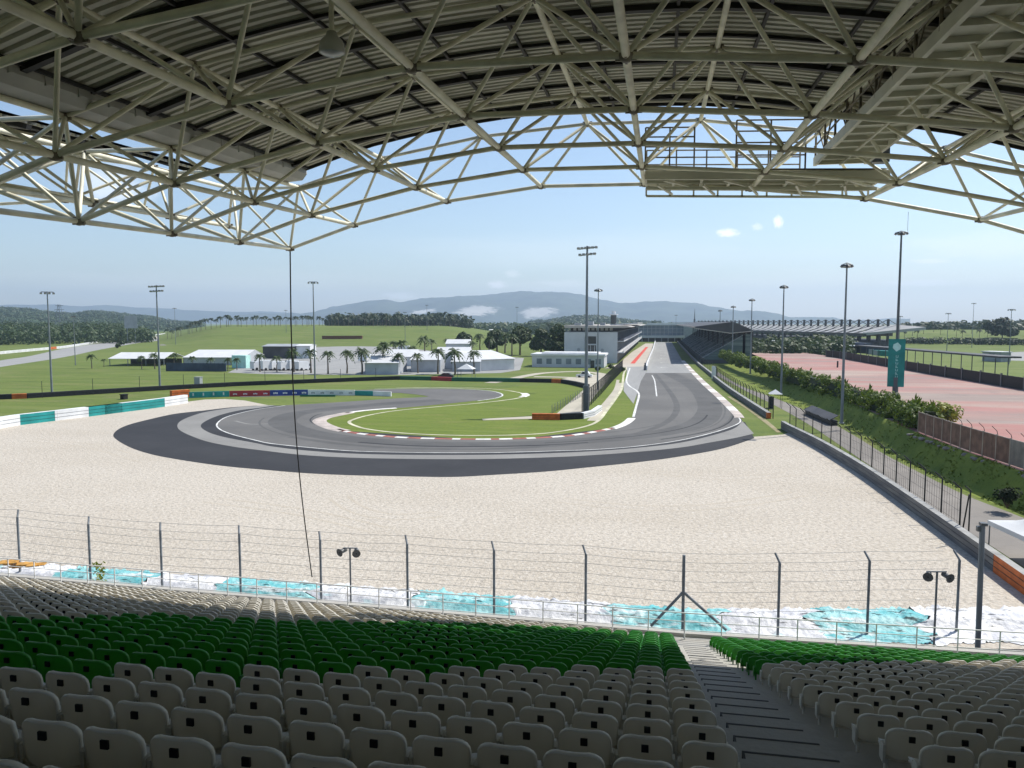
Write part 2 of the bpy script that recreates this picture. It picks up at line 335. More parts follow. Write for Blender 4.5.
# thin fair-weather clouds, fixed directions of the sky
tc = N('ShaderNodeTexCoord')
cloud_fac = None
def cloud(px, py, wx, wy, amt, scale):
    global cloud_fac
    d = Vector(ray(px, py)).normalized(); e = math.asin(d.z); a = math.atan2(d.x, d.y)
    # local offsets of the view direction, in radians
    sub = N('ShaderNodeVectorMath'); sub.operation = 'SUBTRACT'; L(tc.outputs['Generated'], sub.inputs[0]); sub.inputs[1].default_value = d
    rt = Vector((math.cos(a), -math.sin(a), 0)); up = rt.cross(d)
    da = N('ShaderNodeVectorMath'); da.operation = 'DOT_PRODUCT'; L(sub.outputs[0], da.inputs[0]); da.inputs[1].default_value = rt / wx
    db = N('ShaderNodeVectorMath'); db.operation = 'DOT_PRODUCT'; L(sub.outputs[0], db.inputs[0]); db.inputs[1].default_value = up / wy
    cmb = N('ShaderNodeCombineXYZ'); L(da.outputs['Value'], cmb.inputs[0]); L(db.outputs['Value'], cmb.inputs[1])
    ln = N('ShaderNodeVectorMath'); ln.operation = 'LENGTH'; L(cmb.outputs[0], ln.inputs[0])
    nz = N('ShaderNodeTexNoise'); nz.inputs['Scale'].default_value = scale; nz.inputs['Detail'].default_value = 6; nz.inputs['Roughness'].default_value = .65
    L(cmb.outputs[0], nz.inputs['Vector'])
    ad = N('ShaderNodeMath'); ad.operation = 'MULTIPLY_ADD'; L(nz.outputs['Fac'], ad.inputs[0]); ad.inputs[1].default_value = -1.6; L(ln.outputs['Value'], ad.inputs[2])
    mr = N('ShaderNodeMapRange'); mr.interpolation_type = 'SMOOTHSTEP'; mr.inputs['From Min'].default_value = .25; mr.inputs['From Max'].default_value = -.55
    mr.inputs['To Min'].default_value = 0; mr.inputs['To Max'].default_value = amt; L(ad.outputs[0], mr.inputs['Value'])
    if cloud_fac is None: cloud_fac = mr.outputs['Result']
    else:
        mx = N('ShaderNodeMath'); mx.operation = 'MAXIMUM'; L(cloud_fac, mx.inputs[0]); L(mr.outputs['Result'], mx.inputs[1]); cloud_fac = mx.outputs[0]
for c in [(727, 233, .016, .007, .9, 1.6), (778, 222, .007, .010, .75, 1.8), (757, 227, .008, .006, .35, 2.), (497, 285, .016, .007, .6, 1.6), (512, 274, .012, .007, .3, 1.8),
          (400, 296, .03, .007, .45, 1.5), (918, 283, .06, .006, .45, 1.2), (930, 261, .025, .004, .35, 1.2), (565, 284, .05, .007, .3, 1.3), (440, 300, .05, .006, .4, 1.4), (640, 298, .06, .008, .3, 1.3), (110, 185, .05, .03, .40, 1.5), (760, 296, .42, .035, .30, .8), (250, 290, .30, .03, .16, .9), (600, 250, .30, .03, .12, .8), (985, 245, .10, .02, .2, 1.2)]:
    cloud(c[0], c[1], c[2], c[3], min(1, c[4] * 1.25), c[5])
mixc = N('ShaderNodeMix'); mixc.data_type = 'RGBA'
L(cloud_fac, mixc.inputs['Factor']); L(sky.outputs['Color'], mixc.inputs['A']); mixc.inputs['B'].default_value = (9.0, 9.2, 9.4, 1)
L(mixc.outputs['Result'], bg.inputs['Color'])
bg.inputs['Strength'].default_value = .112
sun = bpy.data.lights.new('sun', 'SUN'); sun.energy = 4.4; sun.angle = R(.53); sun.color = (1, .955, .87)
so = bpy.data.objects.new('sun', sun); COL.objects.link(so)
sd = Vector((math.sin(R(AZ)) * math.cos(R(EL)), math.cos(R(AZ)) * math.cos(R(EL)), math.sin(R(EL))))
so.rotation_euler = sd.to_track_quat('Z', 'Y').to_euler(); so.location = (60, 40, 80)
cam = bpy.data.cameras.new('camera'); co = bpy.data.objects.new('camera', cam); COL.objects.link(co)
cam.sensor_fit = 'HORIZONTAL'; cam.sensor_width = 36; cam.lens = FPX / 1024 * 36; cam.clip_start = .1; cam.clip_end = 40000
co.location = (0, 0, EYE); co.rotation_euler = (R(90) - PITCH, 0, PSI); sc.camera = co
sc.view_settings.view_transform = 'Standard'; sc.view_settings.look = 'None'; sc.view_settings.exposure = .50; sc.view_settings.gamma = 1
sc.cycles.max_bounces = 10; sc.cycles.diffuse_bounces = 8; sc.cycles.volume_bounces = 0; sc.cycles.transparent_max_bounces = 8
HAZE = True
if HAZE:
    m = bpy.data.materials.new('haze_air'); m.use_nodes = True; t = m.node_tree
    t.nodes.remove(t.nodes['Principled BSDF'])
    pv = t.nodes.new('ShaderNodeVolumePrincipled'); pv.inputs['Density'].default_value = 1.25e-4; pv.inputs['Color'].default_value = (.62, .79, 1.0, 1)
    pv.inputs['Anisotropy'].default_value = .2
    t.links.new(pv.outputs['Volume'], t.nodes['Material Output'].inputs['Volume'])
    M['haze'] = m
    b = MB(); b.box((-9500, -420, -1.2), (9500, 12500, 520)); h = b.build('haze', 'haze'); tag(h, kind='stuff')
    try: m.cycles.homogeneous_volume = True
    except Exception: pass
# ================================================================== TERRAIN
b = MB(); n = 24
b.add([(-9400, -400, 0), (9400, -400, 0), (9400, 12400, 0), (-9400, 12400, 0)], [(0, 1, 2, 3)])
tag(b.build('ground', 'grass', loc=(0, 0, -.02)), kind='structure')
def sstep(a, c, x):
    t = min(1, max(0, (x - a) / (c - a))); return t * t * (3 - 2 * t)
def hill(name, xs, ds, hf, m, nz=0, ns=.02):
    b = MB(); vs = []
    for x in xs:
        r = ray(x, HY); rl = math.hypot(r[0], r[1])
        for d in ds:
            z = hf(x, d); p = Vector((r[0] / rl * d, r[1] / rl * d, 0))
            if nz and z > .5: z += nz * noise.fractal(Vector((p.x * ns, p.y * ns, 3.3)), 1., 2., 4)
            vs.append((p.x, p.y, z))
    k = len(ds)
    b.add(vs, [(i * k + j, (i + 1) * k + j, (i + 1) * k + j + 1, i * k + j + 1) for i in range(len(xs) - 1) for j in range(k - 1)], 0, True)
    o = b.build(name, m)
    if sum(p.normal.z for p in o.data.polygons) < 0: o.data.flip_normals()
    return tag(o, kind='structure')
def lin(a, c, n): return [a + (c - a) * i / (n - 1) for i in range(n)]
def interp(tab, x):
    if x <= tab[0][0]: return tab[0][1]
    for (a, u), (c, v) in zip(tab[:-1], tab[1:]):
        if x <= c: return u + (v - u) * (x - a) / (c - a)
    return tab[-1][1]
def lawn_hill(x, d): return 12 * sstep(470, 720, d) * sstep(150, 230, x) * (1 - sstep(440, 530, x)) - .4 + (0 if d < 1300 else -8 * sstep(1300, 1500, d))
hill('lawn_hill', lin(130, 550, 40), lin(460, 1500, 30), lawn_hill, 'grass', .4, .01)
def east_hill(x, d): return 9 * sstep(480, 700, d) * sstep(830, 930, x) - .4
hill('east_lawn_hill', lin(820, 1250, 30), lin(470, 1300, 24), east_hill, 'grass', .3, .01)
wt = [(-300, 312), (-60, 310), (0, 311.5), (25, 311.5), (45, 314), (70, 316), (85, 314.5), (95, 313.5), (112, 314.5), (130, 316.5), (150, 318), (170, 322.), (200, 323)]
def wood_hill(x, d): return ((HY - interp(wt, x)) / FPX * 2600 + 15) * sstep(1300, 2600, d) * (1 - .8 * sstep(2900, 4200, d)) - .5
hill('wooded_hills', lin(-300, 205, 70), lin(1200, 4200, 40), wood_hill, 'hill_wood', 3.5, .006)
kt = [(520, 323.5), (548, 322), (570, 318.5), (585, 317.2), (600, 318), (620, 321), (650, 323.5), (720, 323)]
def knoll(x, d): return max(0, ((HY - interp(kt, x)) / FPX * 2300 + 15)) * sstep(1500, 2300, d) * (1 - .8 * sstep(2500, 3400, d)) - .5
hill('wooded_knoll', lin(500, 740, 40), lin(1400, 3400, 30), knoll, 'hill_wood', 3, .006)
mt = [(240, 318), (300, 314), (330, 309), (350, 306.5), (370, 303.5), (385, 301.5), (400, 302.5), (415, 300), (430, 298.2), (445, 299), (460, 296.6), (480, 295.4), (500, 294.0), (520, 293), (545, 293.2), (560, 294), (575, 297),
      (590, 299), (605, 301.5), (620, 304), (632, 305), (645, 304), (665, 303.2), (685, 304.5), (700, 306.5), (720, 310), (740, 313), (765, 317.5), (800, 320), (900, 322.4)]
def mount(x, d): return max(0, (HY - interp(mt, x)) / FPX * 9000 + 15) * sstep(6600, 9000, d) ** 1.2 * (1 - .7 * sstep(9300, 11500, d)) - 1
hill('mountain_range', lin(230, 910, 260), lin(6500, 11500, 70), mount, 'mountain', 62, .0016)
ft = [(-700, 318), (-400, 315), (-100, 312), (20, 308), (70, 309), (110, 307.), (150, 309), (200, 313), (260, 312), (330, 315), (400, 319), (500, 322)]
def mount2(x, d): return max(0, (HY - interp(ft, x)) / FPX * 11500 + 15) * sstep(9800, 11500, d) - 1
hill('far_mountains', lin(-500, 500, 80), lin(9700, 12100, 24), mount2, 'mountain', 40, .0012)
# ================================================================== GROUND SHEETS (z steps of 4 mm and more)
rb = [(-70, 445), (0, 427), (60, 420), (120, 410), (185, 402), (205, 399.5), (225, 399), (245, 400.5), (262, 404), (272, 406)]
gp = GP(rb) + GP([(300, 440), (500, 446), (700, 440), (757, 436.5), (783, 434.5), (790, 432.3)]) + [Vector((19.3, 92, 0)), Vector((20, 78, 0)), Vector((20, 36.5, 0)), Vector((-75, 36.5, 0))]
sheet('gravel_trap', gp, 'gravel', .0)
# paved yard between the stand and the front fence
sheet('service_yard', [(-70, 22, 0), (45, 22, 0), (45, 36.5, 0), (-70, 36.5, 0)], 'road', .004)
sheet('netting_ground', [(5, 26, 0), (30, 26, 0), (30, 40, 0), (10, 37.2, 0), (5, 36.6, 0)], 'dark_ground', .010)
run_out = [(256, 405.6), (229.7, 407.5), (203, 410.6), (175, 413.8), (151.6, 418.8), (131, 424), (118.8, 429), (113.3, 434.8), (117, 440), (131, 447.8), (151.6, 454.4), (175, 459), (206, 463.8), (234, 467.2), (260, 469.4), (302.5, 473), (349, 475.2), (400, 476.3), (452.5, 477), (499, 474.6), (546, 471.6), (582.5, 468), (640, 462), (680, 456.5), (723, 448.5), (754.4, 438.2)]
strip_out = [(270, 405.2), (240, 407), (209, 411.4), (193.8, 415.3), (181, 420.8), (177.3, 426), (181, 431), (193.8, 437), (209, 442), (232.8, 446.6), (260, 450.2), (302.5, 455), (349, 457.6), (400, 458.8), (452, 459.2), (499, 458.8), (550, 457.3), (582.5, 455.8), (629, 452.6), (680, 447.6), (710, 442.5), (735, 438), (754, 433.6)]
strip_in = [(275, 405.6), (258, 408), (240.6, 410.2), (222, 414.5), (207.8, 420), (200.8, 425.5), (206, 431), (222, 436.6), (256, 443.2), (271, 446.3), (302.5, 450.2), (349, 453.5), (400, 454.8), (452.5, 455), (499, 454.6), (550, 453.2), (598, 451), (640, 447.6), (680, 442.8), (713.8, 435), (735, 428), (742.5, 420.6)]
wl = [(285, 405.6), (260, 409), (240.6, 413), (225, 417.7), (217, 424), (220, 429.4), (232.8, 434.6), (256, 440.5), (271, 443.6), (302.5, 447), (349, 450.9), (400, 452.4), (452.5, 452.9), (499, 452.6), (550, 451.2), (598, 449.4), (640, 446), (679, 440.6), (713.8, 432.5), (735.6, 425), (740.5, 420.4), (735.6, 414.5)]
inner_close = [(640, 425), (500, 440), (330, 428), (330, 410)]
S = lambda pts: smooth(GP(pts), 5)
sheet('runoff_area', S(run_out) + GP([(745, 422), (640, 425), (500, 441), (330, 430), (310, 408)]), 'runoff', .004)
sheet('runoff_strip', S(strip_out) + GP([(742, 421), (640, 426), (500, 441), (330, 430), (310, 407.5)]), 'strip', .008)
sheet('track_shoulder', S(strip_in) + GP([(740, 418), (640, 426), (500, 441), (330, 430), (312, 406)]), 'runoff', .012)
tr_in = [(637, 394), (635.6, 405), (632.5, 417.5), (624, 424.5), (613.8, 428), (582.5, 433.6), (551, 436.8), (520, 438.6), (499, 439), (452.5, 438.8), (420, 438), (400, 437), (378, 435.5), (358.8, 433.3), (333.8, 428.6), (321, 424), (317.5, 421), (324, 417.6), (341.6, 414), (358.8, 411.2), (396, 408), (405.6, 407.6), (444.7, 404), (477.5, 400.5), (495, 398), (502, 395.3), (497, 392.6), (483.8, 390.6), (452.5, 389), (420, 388.8), (374, 389.6), (300, 392), (240, 394.5)]
tr_out2 = [(240, 397.2), (300, 395.6), (390, 393), (405, 393.5), (420, 395), (428, 396.6), (415, 397.6), (390, 398.8), (333.8, 402.6), (299, 404.6), (285, 405.4)]
trk = S(wl) + S([(735.6, 414.5), (720, 398.8), (704, 384.7), (692.5, 373)]) + S([(645.8, 373), (641, 381), (637, 394)])[0:] + S(tr_in)[1:] + S(tr_out2)
sheet('race_track', trk, 'asphalt', .016)
# infield: one grass sheet of a finer lawn over the plain ground, under the asphalt
sheet('infield_lawn', GP([(640, 424), (560, 437.5), (420, 440.5), (330, 430), (310, 421), (320, 410), (420, 400), (520, 386), (560, 383.5), (620, 372), (628, 368), (640, 392)]), 'infield', .001)
ribbon('hairpin_edge_line', S([(374, 389.2), (420, 388.4), (452.5, 388.5), (483.8, 390.3), (497.5, 392.4), (502.6, 395.3), (496, 398.2), (477.5, 400.9)]), .35, 'line_white', .028)
ribbon('track_edge_line', S(wl), .22, 'line_white', .020)
ribbon('drain_channel', S([(396, 388), (430, 387.6), (468, 388), (499, 389.6), (518, 392.4), (525.5, 395.2), (515, 398.8), (477.5, 403.4), (437, 406.9), (396, 410.8), (368, 415.5), (352.5, 420), (349.4, 422.8), (355.6, 426), (368, 429.3), (396, 432.7), (437, 435), (483.8, 435.7), (520, 434.9), (551, 432.8), (582.5, 427.3), (598, 421), (607.5, 409.4), (616, 398), (621.6, 389), (623, 380), (624, 373), (627, 367.5)]), .55, 'drain', .030)
ribbon('paved_verge', S([(598, 421), (607.5, 409.4), (616, 398), (621.6, 389), (623, 380)]), 1.6, 'concrete_path', .026, side=.9)
M['rubber_line'] = ground_mat('rubbered_asphalt', [((.112, .11, .107), .12, .42, .62, .9, U1), ((.075, .074, .074), .3, .5, .72, .7, U1)], (.095, .093, .09), rough=.75)
ribbon('racing_line', S([(668, 373), (694, 386), (708, 402), (708, 415), (692, 426), (650, 434.5), (582.5, 441), (520, 444), (452, 444.6), (400, 443), (345, 438.5), (305, 432), (285, 425), (284, 419), (300, 413), (345, 407.5), (390, 403.6), (440, 399.8)]), 4.2, 'rubber_line', .018)
ribbon('tyre_marks', S([(655, 374), (672, 395), (676, 412), (655, 428), (600, 441), (520, 448), (430, 449), (350, 445), (290, 437)]), 1.1, 'rubber_line', .0195)
ribbon('tyre_marks', S([(235, 421), (250, 424.2), (268, 423.8)]), .5, 'strip', .0205)
rnd = random.Random(3)
rl_ = S([(668, 373), (694, 386), (708, 402), (708, 415), (692, 426), (650, 434.5), (582.5, 441), (520, 444), (452, 444.6), (400, 443), (345, 438.5), (305, 432), (285, 425), (284, 419), (300, 413), (345, 407.5), (390, 403.6), (440, 399.8)])
for k in range(14):
    i0 = rnd.randrange(0, len(rl_) - 26); n_ = rnd.randrange(10, 25); off = rnd.uniform(-5, 4)
    ribbon('skid_mark', rl_[i0:i0 + n_], rnd.uniform(.2, .45), 'runoff' if k % 3 == 0 else 'rubber_line', .0197 + k * .0001, side=off)
M['gravel_rut'] = ground_mat('gravel_rut', [((.40, .355, .29), .8, .4, .62, .7, U1), ((.52, .47, .40), 3., .5, .7, .7, U1)], (.45, .40, .33), rough=.95, bump=1., bscale=5.)
for k, pts in enumerate([[(338, 497), (352, 507), (372, 514), (400, 517), (440, 514)], [(560, 500), (640, 508), (720, 506), (800, 494)], [(210, 500), (300, 512), (380, 530)], [(640, 470), (720, 478), (790, 474)], [(30, 440), (90, 446), (150, 462)]]):
    P_ = S(pts)
    for sd_ in (-.8, .8): ribbon('gravel_rut', P_, .28, 'gravel_rut', .003, side=sd_)
# kerbs: low raised bands
def kerb(name, pts, wdt, mats, seg, h=.05, z=.02):
    P = smooth(GP(pts), 6); Q = [P[0]]
    for a, c in zip(P[:-1], P[1:]):
        k = max(1, int((c - a).length / (seg / 3))); Q += [a.lerp(c, (i + 1) / k) for i in range(k)]
    b = MB(); Ln = 0
    for i in range(len(Q) - 1):
        a, c = Q[i], Q[i + 1]; Ln += (c - a).length
        d = ((Q[min(i + 2, len(Q) - 1)] - Q[max(i - 1, 0)])).normalized(); nn = Vector((-d.y, d.x, 0)) * wdt / 2
        zz = Vector((0, 0, z)); hh = Vector((0, 0, z + h))
        vs = [a + nn + zz, a + nn * .6 + hh, a - nn * .6 + hh, a - nn + zz, c + nn + zz, c + nn * .6 + hh, c - nn * .6 + hh, c - nn + zz]
        b.add(vs, [(0, 1, 5, 4), (1, 2, 6, 5), (2, 3, 7, 6)], int(Ln / seg) % len(mats))
    o = b.build(name, mats)
    if sum(p.normal.z for p in o.data.polygons) < 0: o.data.flip_normals()
    tag(o, kind='structure'); return o
kerb('apex_kerb', [(613.8, 428), (582.5, 433.9), (551, 437.2), (499, 439.2), (452.5, 439), (400, 437.4), (358.8, 433.6), (338, 429.6)], .95, ['kerb_red', 'kerb_white'], 1.7)
kerb('apex_kerb_pale', [(345, 431), (333.8, 428.6), (323, 424.3), (319.5, 421), (325, 417.8), (341.6, 414.2), (350, 412.6)], 2.1, ['kerb_pale'], 1.5)
kerb('entry_kerb', [(345, 413.4), (358.8, 411.3), (376, 409.6), (396, 408.2)], 1.0, ['kerb_white'], 2.)
kerb('exit_kerb', [(612, 428.8), (621, 425.6), (627.5, 422), (631.5, 418.4)], 1.3, ['kerb_white'], 2.)
kerb('straight_kerb', [(739.5, 418), (736, 413), (720, 397.4), (704, 383.2), (692, 371), (682.5, 360.4)], 1.5, ['kerb_pale', 'kerb_pale', 'kerb_white'], 6.)
kerb('hairpin_kerb', [(524, 393.4), (526, 395.2), (522, 397)], 1.6, ['kerb_white'], 2.)
# straight with starting grid
sheet('start_straight', GP([(645.8, 373), (692.5, 373), (682.5, 361)]) + [Vector((9.0, 600, 0)), Vector((-3.2, 600, 0))] + GP([(655, 344.6)]), 'grid_asphalt', .016)
b = MB()
for i in range(12):
    y = 262 + i * 16; x = 0.5 + (i % 2) * 4.5
    b.add([(x, y, .022), (x + 2.4, y, .022), (x + 2.4, y + .5, .022), (x, y + .5, .022)], [(0, 1, 2, 3)])
    b.add([(x, y - 2.5, .022), (x + .2, y - 2.5, .022), (x + .2, y, .022), (x, y, .022)], [(0, 1, 2, 3)])
tag(b.build('grid_markings', 'line_white'), kind='structure')
ribbon('straight_line_mark', S([(652, 375.3), (654.4, 380), (655.6, 387), (656.7, 396.4)]), .28, 'line_white', .024)
sheet('pit_entry_lane', GP([(627, 367), (647, 366.4), (645.8, 373), (641, 381), (637, 394), (633.5, 404), (628, 397), (623.6, 391), (623.8, 384), (626.5, 376)]), 'grid_asphalt', .034)
ribbon('pit_entry_line', S([(630, 368), (627.2, 376), (626.6, 381.6), (629.4, 386), (637, 391.2), (639, 395.6), (636.2, 406.6), (633.4, 417)]), .4, 'line_white', .038)
sheet('pit_lane', GP([(604, 368.6), (618, 364), (632, 352)]) + [Vector((-10, 560, 0)), Vector((-4.2, 560, 0))] + GP([(647.5, 363), (647, 367), (628, 367.4)]), 'pit_concrete', .030)
ribbon('pit_lane_stripe', GP([(632.5, 363.6), (640, 355), (647, 347)]), 1.6, 'red_paint', .034)
sheet('worn_track', S([(727, 396.5), (745, 408), (765, 423), (777, 432.5)]) + S([(781, 432.3), (769, 422), (749, 407), (730, 396.5)]), 'dirt', .006)
# infield service paths
sheet('service_apron', GP([(562, 379), (585, 375.5), (604, 374), (610, 376), (607, 382), (598, 392), (582, 413), (556, 414.3), (570, 402), (581, 392), (588, 386.5)]), 'concrete_path', .032)
ribbon('paddock_path', S([(490, 383), (510, 379.3), (528, 375.5), (545, 373), (575, 371.6), (596, 373), (607, 376)]), 3.2, 'concrete_path', .026)
ribbon('paddock_path', S([(534, 376.8), (560, 377.2), (585, 378), (600, 377)]), 3.6, 'concrete_path', .029)
sheet('paddock_yard', GP([(228, 372.5), (262, 374), (345, 375), (400, 375), (500, 373), (520, 370), (524, 358), (440, 352), (400, 347), (345, 346), (305, 348), (258, 358)]), 'grid_asphalt', .0)
sheet('return_lane', GP([(482, 419), (540, 416), (545, 418.6), (483, 420.5)]), 'concrete_path', .036)
# right side: service road, bank, raised car park
ZP = 2.5
sheet('service_road', smooth([(15.2, 240, 0), (18.8, 175, 0), (21.0, 140, 0), (21.8, 118, 0), (21.9, 100, 0), (21.9, 80, 0), (22.0, 64, 0), (22.2, 50, 0), (22.2, 24, 0)], 4) + smooth([(30, 24, 0), (29, 50, 0), (27.8, 64, 0), (26.4, 72, 0), (25.8, 82, 0), (25.4, 94, 0), (25.6, 106, 0), (25.4, 122, 0), (24.2, 142, 0), (22.6, 160, 0), (19.0, 190, 0), (17.5, 240, 0)], 4), 'road', .004)
foot = [(18.2, 300), (18.4, 240), (20, 190), (23.4, 160), (24.9, 142), (26.0, 122), (26.3, 106), (26.0, 94), (26.4, 82), (27.0, 72), (28.4, 64), (30, 48), (31, 20)]
crest = [(36, 300), (34.6, 258), (31.5, 212), (30, 170), (29.8, 150), (29.6, 130), (29.4, 115), (29.0, 94), (29.4, 82), (30.2, 71), (31.4, 60), (33, 46), (35, 20)]
fs_, cs_ = smooth([(a, c, 0) for a, c in foot], 8), smooth([(a, c, 0) for a, c in crest], 8)
b = MB(); vs = []; K = 9
for p, q in zip(fs_, cs_):
    for j in range(K):
        t = j / (K - 1); v = p.lerp(q, t); s = sstep(.30, .97, t)
        z = ZP * s + .16 * noise.noise(Vector((v.x * .5, v.y * .4, 1))) * math.sin(math.pi * t)
        vs.append((v.x, v.y, z - .01))
b.add(vs, [(i * K + j, i * K + j + 1, (i + 1) * K + j + 1, (i + 1) * K + j) for i in range(len(fs_) - 1) for j in range(K - 1)], 0, True)
bank = b.build('grass_bank', 'bank_grass')
if sum(p.normal.z for p in bank.data.polygons) < 0: bank.data.flip_normals()
tag(bank, kind='structure')
far_lot = [G(720, 341, ZP), G(760, 345.5, ZP), G(840, 358, ZP), G(930, 374, ZP), G(1024, 390, ZP), G(1100, 404, ZP)]
sheet('car_park', [Vector((c.x, c.y, 0)) for c in cs_] + [Vector((75, 20, 0)), Vector((75, 60, 0))] + far_lot[::-1], 'parking', ZP)
b = MB(); fl = far_lot
b.add([(p.x, p.y, ZP) for p in fl] + [(p.x + 1.5, p.y + 8, -.1) for p in fl], [(i, i + 1, len(fl) + i + 1, len(fl) + i) for i in range(len(fl) - 1)])
tag(b.build('car_park_edge', 'bank_grass'), kind='structure')
# tufts of longer grass on the bank
b = MB()
for i in range(6000):
    k = random.randrange(len(fs_) - 1); u = random.random(); t = random.random()
    p = fs_[k].lerp(fs_[k + 1], u); q = cs_[k].lerp(cs_[k + 1], u)
    if p.y > 190 or p.y < 30: continue
    v = p.lerp(q, t); z = ZP * sstep(.30, .97, t) - .02
    if noise.noise(Vector((v.x * .35, v.y * .35, 4))) < -.1: continue
    a = random.random() * 6.28; wd = random.uniform(.06, .16); h = random.uniform(.06, .22); ln = Vector((random.uniform(-.15, .15), random.uniform(-.15, .15), h))
    e = Vector((math.cos(a), math.sin(a), 0)) * wd; v = Vector((v.x, v.y, z))
    b.add([v - e, v + e, v + ln + e * .2, v + ln - e * .2], [(0, 1, 2, 3)])
tag(b.build('bank_tufts', 'bank_grass'), kind='stuff')
# far left circuit leg and its gravel
sheet('far_track', S([(-60, 372), (0, 360.5), (31, 355.8), (70, 347.5), (112.5, 341.9), (156, 338.6), (215, 336.6)]) + S([(215, 338.2), (156, 341), (109, 348), (75, 355), (47, 360), (0, 367), (-60, 378)]), 'grid_asphalt', .0)
sheet('far_gravel', GP([(140, 338.4), (165, 334.8), (200, 334.0), (212, 335.4), (190, 337.4), (156, 338.8)]), 'gravel', .006)
sheet('far_service_road', GP([(355, 341.5), (320, 345), (260, 341), (160, 344.5), (160, 345.6), (260, 342), (315, 347), (350, 346)]), 'road', .004)
sheet('east_track', GP([(905, 341.5), (960, 339.6), (1060, 338.4), (1060, 341.2), (960, 342.4), (905, 344)]), 'grid_asphalt', .004)
sheet('east_yard', GP([(996, 353), (1060, 350), (1060, 362), (996, 360)]), 'grid_asphalt', .004)
# ================================================================== GRANDSTAND: terrace, stairs, seats, rail
Q = .9
def tilt(X): return .0115 * abs(X - 1)
def seat_y(n): return (5.68 + n) * Q
def seat_top(n, X): return 11.682 - .3596 * (seat_y(n) - 6.012) + tilt(X)
SEAT_H = .68
def floor_z(n, X): return seat_top(n, X) - SEAT_H
NROW0, NROW1 = -14, 22
stand = empty('grandstand', (0, 26, 0), 0, 'shaded concrete grandstand terrace that carries the rows of grey and green seats', 'grandstand')
O = Vector(stand.location)
b = MB(); XS = [-46, -30, -15, 1, 14, 28]
prof = []                                  # (y, row, dz) outline of the stepped floor
for n in range(NROW0, NROW1 + 1):
    y0 = seat_y(n) - .19; y1 = y0 + Q
    if n == NROW1: y1 = 26.35
    prof += [(y0, n), (y1, n)]
vs = []
for X in XS:
    for (y, n) in prof: vs.append(Vector((X, y, floor_z(n, X))) - O)
K = len(prof)
b.add(vs, [(i * K + j, (i + 1) * K + j, (i + 1) * K + j + 1, i * K + j + 1) for i in range(len(XS) - 1) for j in range(K - 1)])
for i in (0, len(XS) - 1):                 # end walls and front wall
    X = XS[i]
    b.add([Vector((X, y, floor_z(n, X))) - O for y, n in prof] + [Vector((X, 26.35, 0)) - O, Vector((X, prof[0][0], 0)) - O], [tuple(range(K + 2))])
b.add([Vector((X, 26.35, floor_z(NROW1, X))) - O for X in XS] + [Vector((X, 26.35, 0)) - O for X in XS], [(i, i + 1, i + 7, i + 6) for i in range(5)])
b.build('terrace', 'terrace', stand)
b = MB()
for i in range(5):
    X, X2 = XS[i], XS[i + 1]; z, z2 = floor_z(NROW1, X), floor_z(NROW1, X2)
    b.obox(Vector((X, 26.35, z - .25)) - O, (X2 - X, 0, z2 - z), (0, .22, 0), (0, 0, .38))
b.build('front_kerb', 'terrace', stand)
for n in range(-2, NROW1):                 # half steps of the stairway with black nosings
    zt = floor_z(n, 1.4); zb = floor_z(n + 1, 1.4); y0 = seat_y(n) - .19 + Q
    b = MB(); x0, x1 = .93 , 1.80 - .012 * (n - 8)
    b.box(Vector((x0, y0 - .002, zb - .02)) - O, Vector((x1, y0 + .40, zb + (zt - zb) * .5)) - O, 0)
    b.box(Vector((x0 - .012, y0 + .395, zb - .01)) - O, Vector((x1, y0 + .425, zb + (zt - zb) * .5 + .004)) - O, 1)
    b.box(Vector((x0 - .02, y0 + .001, zb - .01)) - O, Vector((x0 + .004, y0 + .424, zb + (zt - zb) * .5 + .006)) - O, 1)  # dark strip down the left side of the step
    b.build('stair_step', ['terrace', 'nosing_side'], stand)
# ---- one seat: local origin at floor under the backrest, X right, Y towards the track
def backrest(hi=True):
    b = MB(); W, Hh = .215, .33; zt = SEAT_H; nx, nz = (15, 9) if hi else (7, 4)
    def half(z):                           # half width at height below the top (rounded top corners)
        d = (zt - z); r = .125
        return W * (1 - .05 * max(0, (d - r) / Hh)) - (r - math.sqrt(max(0, r * r - (r - d) ** 2)) if d < r else 0)
    def pt(u, z, off):
        x = u * half(z); d = zt - z
        y = -.035 * (1 - d / Hh) + .062 * (abs(x) / W) ** 2.4 + off
        return (x, y, z)
    zz = [zt - Hh * (1 - (1 - t) ** .6) if False else zt - Hh * t ** 1.35 for t in lin(0, 1, nz)]
    zz[0] = zt - .002
    us = [math.sin(math.pi / 2 * t) for t in lin(-1, 1, nx)]
    for off, fl in ((0, 0), (.026, 1)):
        vs = [pt(u, z, off) for z in zz for u in us]
        fs = [(j * nx + i, (j + 1) * nx + i, (j + 1) * nx + i + 1, j * nx + i + 1) for j in range(nz - 1) for i in range(nx - 1)]
        if fl: fs = [f[::-1] for f in fs]
        b.add(vs, fs, 0, True)
    # raised rolled rim along the outline
    out = [(-1, z) for z in zz[::-1]] + [(u, zz[0]) for u in us[1:-1]] + [(1, z) for z in zz]
    ring = []
    for u, z in out:
        x, y, z2 = pt(u, z, 0); n_ = Vector((x * .35, 0, (z2 - (zt - .2)))).normalized() if z2 > zt - .14 else Vector((1 if x > 0 else -1, 0, 0))
        ring.append([Vector((x, y - .006, z2)) - n_ * .007, Vector((x, y - .009, z2)) + n_ * .003, Vector((x, y + .014, z2)) + n_ * .008, Vector((x, y + .034, z2)) + n_ * .002])
    vs = [p for r in ring for p in r]
    b.add(vs, [(i * 4 + j, (i + 1) * 4 + j, (i + 1) * 4 + j + 1, i * 4 + j + 1) for i in range(len(ring) - 1) for j in range(3)], 1, True)
    return b
